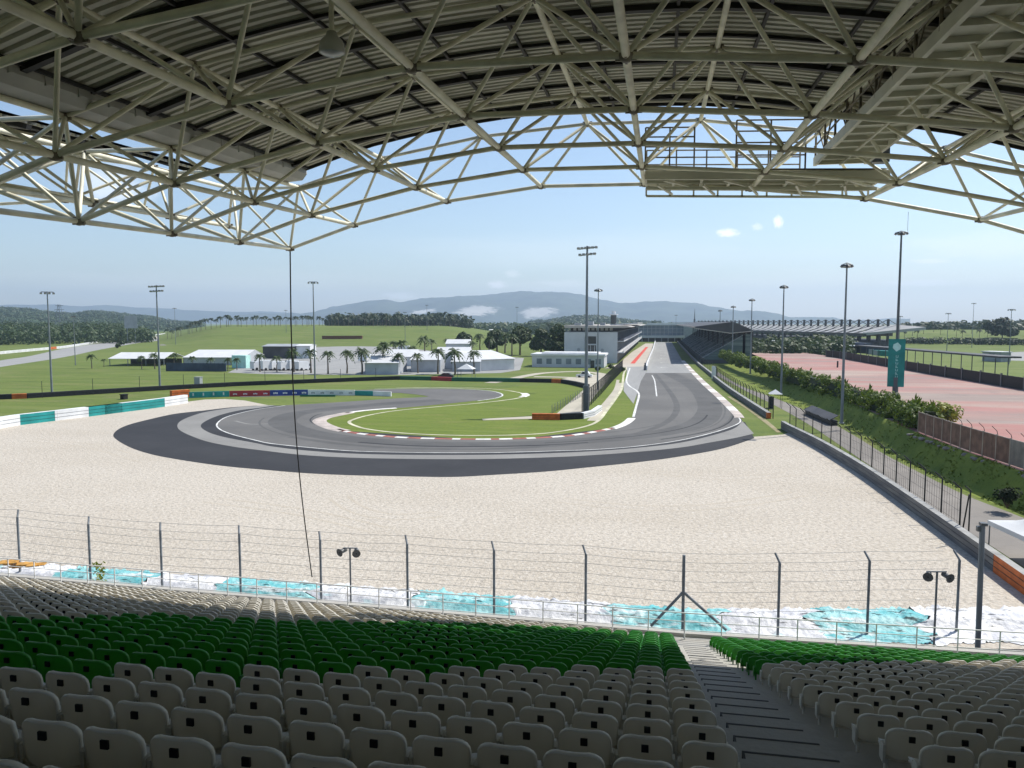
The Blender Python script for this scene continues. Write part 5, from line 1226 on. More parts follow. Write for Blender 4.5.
# main grandstand on the right of the straight
GX, GY0, GY1 = 15.2, 292.0, 596.0
gs = empty('far_grandstand', (GX, GY0, 0), 0, 'long dark grandstand with wedge-shaped roof right of the straight', 'grandstand')
LG = GY1 - GY0; b = MB(); nst = 22
st = [(0, 0), (0, 1.6)]
for i in range(nst): st += [(1.0 + i * .95, 1.6 + i * .42), (1.0 + i * .95, 1.6 + (i + 1) * .42)]
st += [(24, 1.6 + nst * .42), (24, 0)]
b.prism([(x * .74, 0, z) for x, z in st], (0, LG, 0)); b.build('seating_tier', 'stand_seats', gs)
b = MB(); b.box((17.2, 0, 0), (18, LG, 11.8)); 
for i in range(21): b.box((14.6, i * (LG - 1) / 20, 0), (15.5, i * (LG - 1) / 20 + .8, 13.0))
b.build('rear_columns', 'roof_dark', gs)
b = MB(); b.prism([(-2.4, -1, 13.1), (-2.4, -1, 13.5), (10.5, -1, 15.2), (11.2, -1, 15.2), (17.8, -1, 12.4), (17.8, -1, 11.9), (10.4, -1, 11.3)], (0, LG + 2, 0)); b.build('roof', 'roof_dark', gs)
b = MB(); b.box((-2.9, -1.2, 12.95), (-2.42, LG + 1, 13.6)); b.prism([(-2.6, -1.25, 12.75), (-2.6, -1.25, 13.05), (10.4, -1.25, 11.25), (10.4, -1.25, 10.9)], (0, .22, 0)); b.prism([(10.45, -1.25, 10.95), (10.45, -1.25, 11.3), (17.8, -1.25, 12.0), (17.8, -1.25, 11.7)], (0, .22, 0)); b.build('roof_fascia', 'roof_tan', gs)
for i in range(12):
    b = MB(); y = i * LG / 12; b.prism([(.1, y, 1.75), (15.9, y, 11.0), (15.9, y, 11.2), (.1, y, 1.95)], (0, 1.1, 0)); b.build('aisle', 'grey_paint', gs)
b = MB(); b.box((.02, -.2, 0), (17.5, -.02, 1.2)); b.build('base_wall', 'roof_dark', gs)
for i in range(10):
    b = MB(); y = 8 + i * 30; b.tube((8.2, y, 5.5), (8.4, y, 11.6), .3, 8); b.build('column', 'roof_dark', gs)
# row of masted roof sails behind the car park
ra, rbb = D(878, 330, 500), D(690, 330, 860)
sg = empty('masted_stand', (ra.x, ra.y, 0), 0, 'long stand with dark masts carrying white roof sails beyond the car park', 'grandstand')
O = Vector((ra.x, ra.y, 0)); dv = Vector((rbb.x - ra.x, rbb.y - ra.y, 0)); NS = 34; st_ = dv / NS; u = dv.normalized(); nb = Vector((-u.y, u.x, 0))
if nb.dot(Vector((-ra.x, -ra.y, 0))) < 0: nb = -nb          # nb points to the camera
for i in range(NS):
    p = st_ * i
    b = MB(); b.tube(p - nb * 6, p - nb * 6 + Vector((0, 0, 16.9)), .8, 6); b.tube(p - nb * 6 + Vector((0, 0, 16.9)), p + nb * 7 + Vector((0, 0, 10.4)), .22, 5); b.tube(p - nb * 6 + Vector((0, 0, 16.9)), p - nb * 14 + Vector((0, 0, 12)), .2, 5); b.tube(p - nb * 1 + Vector((0, 0, 0)), p - nb * 1 + Vector((0, 0, 8.2)), .8, 6)
    b.build('mast', 'roof_dark', sg)
    b = MB(); w1 = st_ * .46
    b.add([p + w1 * .0 + nb * 9 + Vector((0, 0, 8.8)), p + w1 + nb * 9 + Vector((0, 0, 8.8)), p + w1 - nb * 10 + Vector((0, 0, 13.6)), p - nb * 10 + Vector((0, 0, 13.6)), p + w1 * .5 + Vector((0, 0, 11.9)) + nb * .5], [(0, 1, 4), (1, 2, 4), (2, 3, 4), (3, 0, 4), (3, 2, 1, 0)]); b.build('roof_sail', 'sail', sg)
b = MB(); b.prism([nb * 8.6 + Vector((0, 0, 7.2)), nb * 8.6 + Vector((0, 0, 8.6)), nb * -9 + Vector((0, 0, 9.2)), nb * -9 + Vector((0, 0, 7.0))], dv); b.build('roof_beam', 'roof_dark', sg)
b = MB(); b.prism([nb * 3 + Vector((0, 0, 0)), nb * 3 + Vector((0, 0, 2.8)), nb * -10 + Vector((0, 0, 5.0)), nb * -10], dv); b.build('seating_tier', 'roof_dark', sg)
q0 = -u * 0; tipv = Vector((ra.x, ra.y, 0)); tp_ = D(926, 326.5, 500) - O; tp_.z = 0
b = MB(); b.prism([nb * 9 + Vector((0, 0, 8.3)), nb * 9 + Vector((0, 0, 9.2)), nb * -10 + Vector((0, 0, 13.8)), nb * -10 + Vector((0, 0, 12.8))], -u * 4)
b.add([nb * 9 + Vector((0, 0, 9.0)) - u * 4, tp_ + Vector((0, 0, 11.6)), tp_ + Vector((0, 0, 12.4)), nb * -10 + Vector((0, 0, 13.6)) - u * 4, nb * 9 + Vector((0, 0, 7.6)) - u * 4, tp_ + Vector((0, 0, 10.8))], [(0, 1, 2, 3), (4, 5, 1, 0), (3, 2, 5, 4)]); b.build('roof_tip', 'sail', sg)
# carport and containers at the end of the car park
ca, cb = G(764, 346.5, ZP), G(848, 353.5, ZP)
e = empty('carport', ca, 0, 'long white-roofed carport along the far end of the red car park', 'carport'); d = cb - ca; u = d.normalized(); nn = Vector((-u.y, u.x, 0)); nn = nn if nn.y > 0 else -nn
b = MB(); b.obox(Vector((0, 0, 2.9)), d, nn * 6, (0, 0, .35)); b.build('roof', 'white_paint', e)
for i in range(16):
    b = MB(); b.tube(d * (i / 15) + nn * .4, d * (i / 15) + nn * .4 + Vector((0, 0, 2.95)), .09, 5); b.build('post', 'pole_dark', e)
b = MB(); b.obox(nn * 6.5, d, nn * .3, (0, 0, 2.9)); b.build('rear_wall', 'roof_dark', e)
def car(p, rz, paint, label, group=None):
    e = empty('parked_car', p, rz, label, 'car', group)
    b = MB(); pr = [(-2.1, .35), (-2.15, .75), (-1.35, .92), (-.75, 1.42), (.85, 1.45), (1.6, .95), (2.1, .82), (2.15, .4)]
    b.prism([(x, -.85, z) for x, z in pr], (0, 1.7, 0)); b.build('body', paint, e)
    b = MB()
    for sy in (-.865, .85): b.prism([(-1.2, sy, .96), (-.68, sy, 1.36), (.8, sy, 1.38), (1.35, sy, .97)], (0, .015, 0))
    b.build('window', 'glass', e)
    for x in (-1.35, 1.35):
        for sy in (-.9, .7): b = MB(); b.tube((x, sy, .34), (x, sy + .2, .34), .34, 12); b.build('wheel', 'black', e)
    return e
ang = math.atan2(d.y, d.x)
for i, (t, pt, wd) in enumerate([(.12, 'car_dark', 'dark'), (.25, 'car_white', 'white'), (.36, 'car_dark', 'dark'), (.5, 'car_white', 'white'), (.66, 'car_red', 'red'), (.82, 'car_red', 'red')]):
    p = ca + d * t + nn * 2.8; car(p, ang + math.pi / 2, pt, '%s car parked under the white carport, %s from its left end' % (wd, nth(i + 1)), 'cars under the carport')
for i, (x0, x1, y, h, m_) in enumerate([(850, 866, 352.5, 4.2, 'container'), (867, 884, 354.3, 3.4, 'container'), (872, 886, 355.2, 2.0, 'teal_sign')]):
    a, c = G(x0, y, ZP), G(x1, y + 1.2, ZP); e = empty('storage_container', a, 0, ['tall dark blue container at the right end of the carport', 'dark blue container just left of the banner mast', 'low teal container before the dark blue one near the banner mast'][i], 'container')
    dd = c - a; nn2 = Vector((-dd.y, dd.x, 0)).normalized(); nn2 = nn2 if nn2.y > 0 else -nn2
    b = MB(); b.obox((0, 0, 0), dd, nn2 * 2.6, (0, 0, h))
    for k in range(12): b.obox(dd * (k / 12) - nn2 * .05, dd * .04, nn2 * .05, (0, 0, h))
    b.build('body', m_, e)
    b = MB(); b.obox(dd * .1 - nn2 * .07, dd * .3, nn2 * .05, (0, 0, min(h, 2.2))); b.build('door', 'grey_paint', e)
g_ = G(837.5, 367.5, ZP); e = empty('bollard', g_, 0, 'small dark upright bollard alone on the red car park', 'bollard')
b = MB(); b.tube((0, 0, 0), (0, 0, 1.5), .22, 10); b.ball((0, 0, 1.62), .24, 0, 10, 6); b.build('post', 'black', e)
# covered walkway and hut beyond the dark wall
wa, wb = D(855, 345, 300), D(1000, 351, 215); e = empty('covered_walkway', (wa.x, wa.y, 0), 0, 'long thin dark-roofed walkway behind the black car park wall', 'walkway'); d = Vector((wb.x - wa.x, wb.y - wa.y, 0)); nn = Vector((-d.y, d.x, 0)).normalized()
nn = nn if nn.y > 0 else -nn
b = MB(); b.obox(Vector((0, 0, 6.6)), d, nn * 5, (0, 0, .4)); b.build('roof', 'roof_dark', e)
for i in range(18): b = MB(); b.tube(d * (i / 17) + nn * 2, d * (i / 17) + nn * 2 + Vector((0, 0, 6.7)), .12, 5); b.build('post', 'pole_dark', e)
for i in range(14):
    p = D(900 + i * 6.5, 352, 235 - i * 1.5); car(Vector((p.x, p.y, 1.5)), random.uniform(0, 3), random.choice(['car_white', 'car_white', 'car_dark']), 'car parked beyond the black wall, %s from the banner mast' % nth(i + 1), 'cars beyond the black wall')
b = MB(); p0, p1 = D(896, 356, 250), D(1000, 364, 205); b.add([(p0.x, p0.y - 4, 1.49), (p1.x, p1.y - 6, 1.49), (p1.x + 12, p1.y + 16, 1.49), (p0.x + 10, p0.y + 18, 1.49)], [(0, 1, 2, 3)]); o = b.build('east_car_yard', 'road')
if o.data.polygons[0].normal.z < 0: o.data.flip_normals()
tag(o, kind='structure')
ha, hb_ = G(982, 361), G(1001, 362); e = empty('grey_hut', (ha.x, ha.y, 0), 0, 'small grey flat-roofed hut behind the black wall at far right', 'hut'); d = Vector((hb_.x - ha.x, hb_.y - ha.y, 0)); nn = Vector((-d.y, d.x, 0)).normalized()
b = MB(); b.obox((0, 0, 0), d, nn * 5, (0, 0, 3.6)); b.build('wall', 'grey_paint', e)
b = MB(); b.obox(Vector((0, 0, 3.6)) - nn * .4 - d * .05, d * 1.1, nn * 6, (0, 0, .3)); b.build('roof', 'white_paint', e)
b = MB(); b.obox(d * .35 - nn * .06 + Vector((0, 0, 1.6)), d * .3, nn * .05, (0, 0, 1.4)); b.build('window', 'glass', e)
# white marquee on the service road, right edge
mq = empty('pagoda_tent', (24.3, 51.4, 0), R(8), 'white pagoda tent with a peaked roof on the service road at the right edge', 'tent')
b = MB(); prof = [(1., 2.25), (.72, 2.42), (.45, 2.85), (.22, 4.0), (.06, 5.3)]; hw = 2.9
vs = []
for f_, z in prof:
    for k in range(16):
        a = 2 * math.pi * k / 16 + math.pi / 4; q = 1 / max(abs(math.cos(a)), abs(math.sin(a))); q = 1 + (q - 1) * min(1, f_ * 1.2); vs.append((hw * f_ * q * math.cos(a), hw * f_ * q * math.sin(a), z))
b.add(vs, [(j * 16 + k, j * 16 + (k + 1) % 16, (j + 1) * 16 + (k + 1) % 16, (j + 1) * 16 + k) for j in range(4) for k in range(16)], 0, True)
b.add([vs[k] for k in range(16)] + [(v[0], v[1], 1.95) for v in vs[:16]], [(k, 16 + k, 16 + (k + 1) % 16, (k + 1) % 16) for k in range(16)])
b.build('canopy', 'tent', mq)
for sx in (-1, 1):
    for sy in (-1, 1): b = MB(); b.tube((sx * 2.8, sy * 2.8, 0), (sx * 2.8, sy * 2.8, 2.25), .04, 6); b.build('leg', 'pole', mq)
# ---- paddock marquees, sheds and vehicles in the middle distance
def gable(x0, x1, yb, h_eave, h_top, depth, label, wall='tent_grey', open_=False, ridge=.5, roof='tent', base=None, name='marquee'):
    a, c = G(x0, yb), G(x1, base or yb); d = c - a; u = d.normalized(); nn = Vector((-u.y, u.x, 0)); nn = nn if nn.y > 0 else -nn
    e = empty(name, a, 0, label, 'tent' if name == 'marquee' else 'building'); r0, r1 = nn * (depth * .5), nn * (depth * .5) + d
    if name == 'marquee': h_eave, h_top = h_eave * .82, h_eave * .82 + (h_top - h_eave) * .72
    za, zt = Vector((0, 0, h_eave)), Vector((0, 0, h_top)); ov = nn * .5
    b = MB(); v = [za - ov - u * .4, za + d - ov + u * .4, zt + d + nn * depth * ridge - u * d.length * (.0), zt + nn * depth * ridge, za + d + nn * depth + ov + u * .4, za + nn * depth + ov - u * .4]
    v += [p + Vector((0, 0, .12)) for p in v]
    b.add(v, [(0, 1, 2, 3), (3, 2, 4, 5), (9, 8, 7, 6), (11, 10, 8, 9), (0, 6, 7, 1), (4, 10, 11, 5), (0, 3, 9, 6), (3, 5, 11, 9), (1, 7, 8, 2), (2, 8, 10, 4)]); b.build('roof', roof, e)
    if not open_:
        b = MB(); b.obox((0, 0, 0), d, nn * .15, za); b.obox(nn * depth, d, nn * .15, za); b.prism([(0, 0, 0), tuple(za), tuple(zt + nn * depth * ridge - Vector((0, 0, .1))), tuple(za + nn * depth), tuple(nn * depth)], u * .12); b.prism([tuple(d), tuple(za + d), tuple(zt + d + nn * depth * ridge - Vector((0, 0, .1))), tuple(za + d + nn * depth), tuple(d + nn * depth)], u * .12); b.build('wall', wall, e)
        k = max(2, int(d.length / 5)) if wall == 'tent' and d.length > 30 else 0
        for i in range(k): b = MB(); b.obox(d * ((i + .25) / k) - nn * .04 + Vector((0, 0, h_eave * .2)), d * (.35 / k), nn * .03, (0, 0, h_eave * .55)); b.build('window', 'tent_grey', e)
    else:
        k = max(2, int(d.length / 6))
        for i in range(k + 1):
            for q in (0, depth): b = MB(); b.tube(d * (i / k) + nn * q, d * (i / k) + nn * q + za, .14, 5); b.build('post', 'pole', e)
        b = MB(); b.obox(nn * depth * .9, d, nn * .2, za * .8); b.build('back_wall', 'roof_dark', e)
    return e
gable(110, 164, 366, 3.0, 5.6, 16, 'open-sided white canopy at the left end of the paddock tents', open_=True)
gable(184, 243, 365, 3.2, 6.3, 22, 'largest white tent left of the rope with grey sides', ridge=.6)
gable(365, 398, 374.5, 4.0, 7.0, 18, 'white tent with dark side right of the rope behind two palms')
gable(411, 440, 372, 4.4, 7.5, 18, 'grey-sided white tent in the middle of the paddock')
gable(452, 480, 371.5, 3.6, 6.8, 18, 'grey-sided white tent adjoining the long white-sided tent')
gable(480, 514, 371, 4.2, 7.4, 26, 'long white-sided tent with rows of windows at the right end of the paddock', wall='tent', base=369.5)
gable(384, 416, 366, 3.8, 7.0, 14, 'white peaked tent roof behind the middle paddock tents, left one', wall='tent')
gable(436, 470, 363.5, 4.0, 7.4, 14, 'white peaked tent roof behind the middle paddock tents, right one', wall='tent')
gable(446, 470, 353, 4.5, 6.5, 14, 'distant white-roofed hall beyond the paddock palms', wall='tent', name='distant_hall')
gable(263, 296, 358.5, 5.0, 5.8, 14, 'dark grey shed behind the row of white vans', wall='roof_dark', roof='grey_paint', name='shed')
gable(296.5, 310, 358.5, 5.2, 5.8, 10, 'pale shed beside the dark grey shed near the rope', wall='white_paint', roof='white_paint', name='shed')
gable(440, 640, 334.4, 5.5, 6.2, 20, 'long thin white hall roof far behind the trees left of the pit building', wall='white_paint', roof='white_paint', name='distant_hall')
gable(356, 394, 342.8, 3, 4, 8, 'dark reddish bank wall far away on the lawn slope', wall='red_board', roof='roof_dark', name='shed') if False else None
b = MB(); a, c = G(166, 371), G(226, 371.5); d = c - a; b.obox((0, 0, 0), d, (0, .3, 0), (0, 0, 2.5)); 
for i in range(16): b.obox(d * (i / 16) - Vector((0, .06, 0)), d * .006, (0, .06, 0), (0, 0, 2.6))
tag(b.build('dark_green_hoarding', 'container', loc=a), 'dark hoarding fence in front of the largest white tent', 'fence')
b = MB(); a, c = G(232, 368), G(246, 368.3); b.obox((0, 0, 0), c - a, (0, 3, 0), (0, 0, 4.2)); b.obox((0, -.05, 3.2), c - a, (0, .05, 0), (0, 0, .6)); tag(b.build('teal_kiosk', 'teal_pale', loc=a), 'pale teal kiosk at the right end of the largest tent', 'kiosk')
def van(x, y, label, h=2.9, Ln=6.0, rz=0.0):
    e = empty('white_van', G(x, y), rz, label, 'van', 'white vans and trucks in the paddock')
    b = MB(); b.box((0, 0, .5), (Ln * .72, 2.2, h)); b.build('cargo_body', 'car_white', e)
    b = MB(); b.prism([(Ln * .74, 0.05, .5), (Ln, .05, .5), (Ln, .05, 1.3), (Ln * .9, .05, 2.2), (Ln * .74, .05, 2.3)], (0, 2.1, 0)); b.build('cab', 'car_white', e)
    b = MB(); b.prism([(Ln * .78, -.0, 1.35), (Ln * .96, -.0, 1.35), (Ln * .89, -.0, 2.1), (Ln * .78, -.0, 2.15)], (0, .04, 0)); b.build('window', 'glass', e)
    for xx in (.2, .85):
        for yy in (-.05, 2.0): b = MB(); b.tube((Ln * xx, yy, .45), (Ln * xx, yy + .25, .45), .45, 10); b.build('wheel', 'black', e)
for i, x in enumerate([254, 263, 272, 281, 290, 299]): van(x, 370.5 + (i % 2) * .4, 'white van in the row left of the rope, %s from the left' % nth(i + 1), 2.8 + .3 * (i % 3 == 1), 5.2, R(random.uniform(55, 75)))
van(398, 352, 'white truck far behind the paddock tents on the pale yard', 3.2, 8); van(358, 362, 'white truck at the left of the paddock palms', 3.0, 7)
e = empty('service_cart', G(576, 377.4), R(-8), 'small white service car on the apron left of the tall floodlight', 'car'); e.scale = (.72, .72, .72)
b = MB(); b.prism([(0, 0, .4), (0, 0, 1.1), (1.6, 0, 1.3), (2.4, 0, 2.3), (4.4, 0, 2.35), (5.2, 0, 1.3), (6.2, 0, 1.15), (6.2, 0, .4)], (0, 2, 0)); b.build('body', 'car_white', e)
b = MB(); b.prism([(1.9, -.03, 1.35), (2.5, -.03, 2.15), (4.3, -.03, 2.2), (4.9, -.03, 1.35)], (0, .03, 0)); b.build('window', 'glass', e)
for xx in (1.2, 4.9):
    for yy in (-.05, 1.85): b = MB(); b.tube((xx, yy, .42), (xx, yy + .2, .42), .42, 10); b.build('wheel', 'black', e)
g_ = G(466.5, 378); e = empty('white_gazebo', g_, 0, 'small white gazebo standing alone behind the infield barrier', 'gazebo')
b = MB(); b.add([(-2.2, -2, 2.5), (2.2, -2, 2.5), (2.2, 2, 2.5), (-2.2, 2, 2.5), (0, 0, 3.9)], [(0, 1, 4), (1, 2, 4), (2, 3, 4), (3, 0, 4), (3, 2, 1, 0)]); b.build('canopy', 'tent', e)
for sx in (-2, 2):
    for sy in (-1.8, 1.8): b = MB(); b.tube((sx, sy, 0), (sx, sy, 2.5), .07, 5); b.build('leg', 'pole', e)
car(G(446, 378.2), R(4), 'car_dark', 'dark car behind the red part of the infield barrier'); car(G(443, 367.5), R(20), 'car_red', 'red car between the middle paddock tents')
# billboards and posts in the left field
for x, y, w_, h, m_, lab in [(197, 384.5, 1.5, 1.7, 'grey_paint', 'small grey cabinet on the grass behind the dark infield barrier'), (122, 399.5, .8, .9, 'black', 'small black box behind the white and teal wall')]:
    b = MB(); g_ = G(x, y); b.box((-w_ / 2, 0, 0), (w_ / 2, 1.2, h)); b.box((-w_ / 2 - .1, -.1, h), (w_ / 2 + .1, 1.3, h + .12)); tag(b.build('field_cabinet', m_, loc=g_), lab, 'cabinet')
for px, d_, tp, bw, lab in [(131, 620, 316.5, 8.5, 'pale hoarding on two legs before the wooded hills')]:
    p = D(px, 326, d_); e = empty('field_billboard', (p.x, p.y, 0), math.atan2(p.y, p.x) - math.pi / 2, lab, 'billboard'); zt = EYE + (HY - tp) / FPX * d_
    b = MB(); b.box((-bw / 2, -.2, zt - 9), (bw / 2, .2, zt)); b.build('panel', 'grey_paint', e)
    for sx in (-.3, .3): b = MB(); b.tube((sx * bw, 0, 0), (sx * bw, 0, zt - 9), .3, 6); b.build('leg', 'pole', e)
p = D(60, 326, 900); e = empty('pylon', (p.x, p.y, 0), 0, 'grey lattice power pylon in front of the wooded hills at far left', 'pylon'); zt = EYE + (HY - 307) / FPX * 900
b = MB()
for sx in (-1, 1):
    for sy in (-1, 1): b.tube((sx * 4, sy * 4, 0), (sx * .8, sy * .8, zt), .25, 4)
for i in range(9):
    t, t2 = i / 9, (i + 1) / 9; w1, w2 = 4 - 3.2 * t, 4 - 3.2 * t2
    for sx in (-1, 1): b.tube((sx * w1, -w1, zt * t), (-sx * w2, -w2, zt * t2), .16, 4)
b.build('lattice', 'pole', e)
for k, z in enumerate((.72, .84, .96)): b = MB(); b.bar((-6.5 + k, 0, zt * z), (6.5 - k, 0, zt * z), .3, .4); b.build('crossarm', 'pole', e)
# white wall of the far left circuit leg
fwl = [G(x, y) for x, y in [(-40, 358), (12, 353), (62.5, 348.3), (112.5, 340.6), (140, 337.4), (165, 334.2)]]
barrier('far_track_wall', fwl, 1.3, .6, ['white_paint', 'orange'], 'low white wall along the distant track at far left', 'wall', [(0, 0), ((fwl[1] - fwl[0]).length * 1.9, 1), ((fwl[1] - fwl[0]).length * 2.1, 0)], {0: 'white_section', 1: 'orange_section'})
# ================================================================== TREES AND PLANTS
def leaf_cloud(b, c, rx, ry, rz, n, size, mi=0, flat=.5):
    for _ in range(n):
        while True:
            v = Vector((random.uniform(-1, 1), random.uniform(-1, 1), random.uniform(-1, 1)))
            if v.length < 1: break
        v = v.normalized() * (v.length ** .45) if v.length > 0 else v
        p = Vector(c) + Vector((v.x * rx, v.y * ry, v.z * rz)); s = size * random.uniform(.6, 1.3)
        nrm = (v + Vector((random.uniform(-.8, .8), random.uniform(-.8, .8), random.uniform(-.2, 1.0)))).normalized()
        a = nrm.cross(Vector((random.random(), random.random(), random.random()))).normalized(); k = nrm.cross(a)
        b.add([p - a * s * .5, p + k * s * .35, p + a * s * .6, p - k * s * .35], [(0, 1, 2, 3)], mi)
def palm_mesh(seed, H=5.2, nf=24, fl=3.1, wide=.5):
    rnd = random.Random(seed); t = MB(); pts = [Vector((0, 0, 0))]
    lean = rnd.uniform(-.25, .25)
    for i in range(1, 6): pts.append(Vector((lean * (i / 5) ** 2, .1 * rnd.uniform(-1, 1), H * i / 5)))
    for i, (a, c) in enumerate(zip(pts[:-1], pts[1:])): t.tube(a, c, .24 - .025 * i, 7, 0, .22 - .025 * i)
    cr = MB(); top = pts[-1]
    for i in range(nf):
        a = 2 * math.pi * i / nf + rnd.uniform(-.2, .2); el = rnd.uniform(-.15, 1.15); L_ = fl * rnd.uniform(.8, 1.1); dr = rnd.uniform(.9, 1.5)
        h = Vector((math.cos(a), math.sin(a), 0)); sd = Vector((-h.y, h.x, 0)); pr = None; K = 6
        for j in range(K + 1):
            s = j / K; p = top + h * (L_ * s * math.cos(el) * (1 - .12 * s)) + Vector((0, 0, L_ * (math.sin(el) * s - dr * .62 * s * s)))
            w_ = wide * (math.sin(math.pi * min(1, .12 + s * .88)) ** .7) * (1 - .25 * s)
            cur = (p + sd * w_ - Vector((0, 0, w_ * .55)), p, p - sd * w_ - Vector((0, 0, w_ * .55)))
            if pr:
                # leaflets: notched blades on both sides
                for q in (0, 2):
                    m0, m1 = pr[1], pr[1].lerp(cur[1], .72); e0 = pr[q].lerp(cur[q], .35); e1 = pr[q].lerp(cur[q], .95)
                    cr.add([m0, m1, e1, e0], [(0, 1, 2, 3)])
            pr = cur
    return t, cr
PALMS = []
for k in range(4):
    root = empty('coconut_palm', (0, 0, -80)); t, c = palm_mesh(20 + k); t.build('trunk', 'trunk', root); c.build('crown', 'palm_leaf', root); kids(root); PALMS.append(root)
used_p = set()
def put(protos, used, i, loc, s, label, cat, group):
    p = protos[i]
    if i not in used: used.add(i); r = p
    else: r = copy_tree(p)
    r.location = loc; r.scale = (s, s, s); r.rotation_euler = (0, 0, random.uniform(0, 6.28)); tag(r, label, cat, group); return r
pspots = []
for x, y, h in [(92, 368.5, 14), (104, 367, 10), (142, 369, 16), (155, 369, 16), (174, 369, 17), (193, 370, 14), (211, 371, 15), (228, 371, 14), (237, 370, 13), (260, 372, 19), (277, 372, 19), (294, 372, 20), (311, 373, 22), (328, 374, 24),
                (347, 373.5, 22), (362, 374, 25), (383, 373, 25), (398, 374, 26), (418, 373, 22), (438, 374, 24), (455, 375, 25), (474, 374, 26), (384, 360, 19), (402, 362, 20), (393, 358, 18), (425, 357, 19), (432, 355, 16), (447, 350, 13), (412, 364, 18), (472, 356, 17), (480, 352, 16), (489, 355, 18), (505, 353, 18), (512, 356, 20)]:
    pspots.append((x, y, h))
pspots.sort()
for i, (x, y, h) in enumerate(pspots):
    g_ = G(x, y); w_ = -g_.x * ss + g_.y * cs; s = h / FPX * w_ / 5.9
    put(PALMS, used_p, i % 4, g_, s * random.uniform(.8, 1.18), 'coconut palm among the paddock tents, %s palm from the left' % nth(i + 1), 'palm tree', 'palms among the paddock tents')
TALL = []
for k in range(3):
    root = empty('tall_palm', (0, 0, -80)); t, c = palm_mesh(50 + k, 8.5, 20, 4.2, 1.0); t.build('trunk', 'trunk', root); c.build('crown', 'far_leaf', root); kids(root); TALL.append(root)
used_t = set(); xs = []
x = 168
while x < 462:
    xs.append(x + random.uniform(-1.5, 1.5)); x += random.choice([2.8, 3.5, 4.2, 5.5]) if not 208 < x < 216 else 7
for i, x in enumerate(xs):
    d = random.uniform(690, 760); p = D(x, HY, d); z = lawn_hill(x, d)
    put(TALL, used_t, i % 3, (p.x, p.y, z - .2), random.uniform(.78, 1.1) * (1.2 if 330 < x < 420 and i % 3 else 1), 'dark palm on the crest of the distant lawn, %s from the left' % nth(i + 1), 'palm tree', 'palms along the left crest')
xs2 = [905, 913, 918, 924, 934, 941, 948, 957, 963, 972, 980, 988, 996, 1012, 1020, 1031, 1040]
for i, x in enumerate(xs2):
    d = random.uniform(560, 640); p = D(x, HY, d); z = east_hill(x, d)
    put(TALL, used_t, i % 3, (p.x, p.y, z + 1), random.uniform(.58, .72), 'dark palm on the right-hand crest, %s from the banner mast' % nth(i + 1), 'palm tree', 'palms along the right crest')
def broad_tree(name, loc, H, r, n, size, label, m='tree_leaf', trunk=.35, squash=.8, lobes=7, seed=1, cat='tree', group=None):
    random.seed(seed); e = empty(name, loc, random.uniform(0, 6), label, cat, group); b = MB(); top = H * .45
    b.tube((0, 0, -.3), (0, 0, top), trunk, 8, 0, trunk * .6); c = MB()
    for i in range(lobes):
        a = 2 * math.pi * i / lobes + random.uniform(-.4, .4); rr = r * random.uniform(.35, .68); z = H * random.uniform(.3, .82); q = Vector((rr * math.cos(a), rr * math.sin(a), z))
        b.tube((0, 0, top * random.uniform(.6, 1)), q, trunk * .32, 5, 0, trunk * .1); lr = r * random.uniform(.34, .55); leaf_cloud(c, q, lr, lr, lr * squash, n // lobes, size)
    lr = r * .55; leaf_cloud(c, (0, 0, H - lr * squash * .8), lr, lr, lr * squash, n // lobes, size)
    b.build('trunk', 'bark', e); c.build('crown', m, e); return e
big_spots = [(558, 358, 33, 15, 'large dark round tree just left of the pit building'), (541, 356, 27, 12, 'dark bushy tree left of the large round tree by the pit building'), (520, 355, 28, 13, 'dark bushy tree behind the right end of the paddock tents'), (497, 352, 22, 12, 'bushy tree behind the long white-sided tent'), (463, 350, 17, 10, 'small bushy tree behind the middle paddock tents')]
for k, (x, y, h, hw_, lab) in enumerate(big_spots):
    g_ = G(x, y); d = -g_.x * ss + g_.y * cs; broad_tree('broadleaf_tree', g_, h / FPX * d, hw_ / FPX * d, 2600, d / FPX * 2.6, lab, seed=90 + k, trunk=.5)
p = D(1003, HY, 600); broad_tree('broadleaf_tree', (p.x, p.y, east_hill(1003, 600)), 13, 9.5, 1600, 2.0, 'large round-crowned tree standing above the palms at the far right crest', 'far_leaf', seed=120)
for k, (x, y) in enumerate([(205, 338.5), (232, 339), (262, 338.5), (288, 339.5), (248, 336.5), (316, 339), (215, 336.5), (276, 336.5), (300, 336.8), (330, 337.2), (190, 341), (222, 341.5), (122, 345.5), (118, 348)]):
    g_ = G(x, y); d = -g_.x * ss + g_.y * cs; broad_tree('field_shrub', g_, 4.2 / FPX * d, 3.6 / FPX * d, 240, d / FPX * 1.6, 'small dark shrub tree on the far left lawn, %s of the scattered shrubs' % nth(k + 1), 'tree_leaf', .2, seed=140 + k, lobes=4, group='shrubs on the far lawn')
random.seed(11)
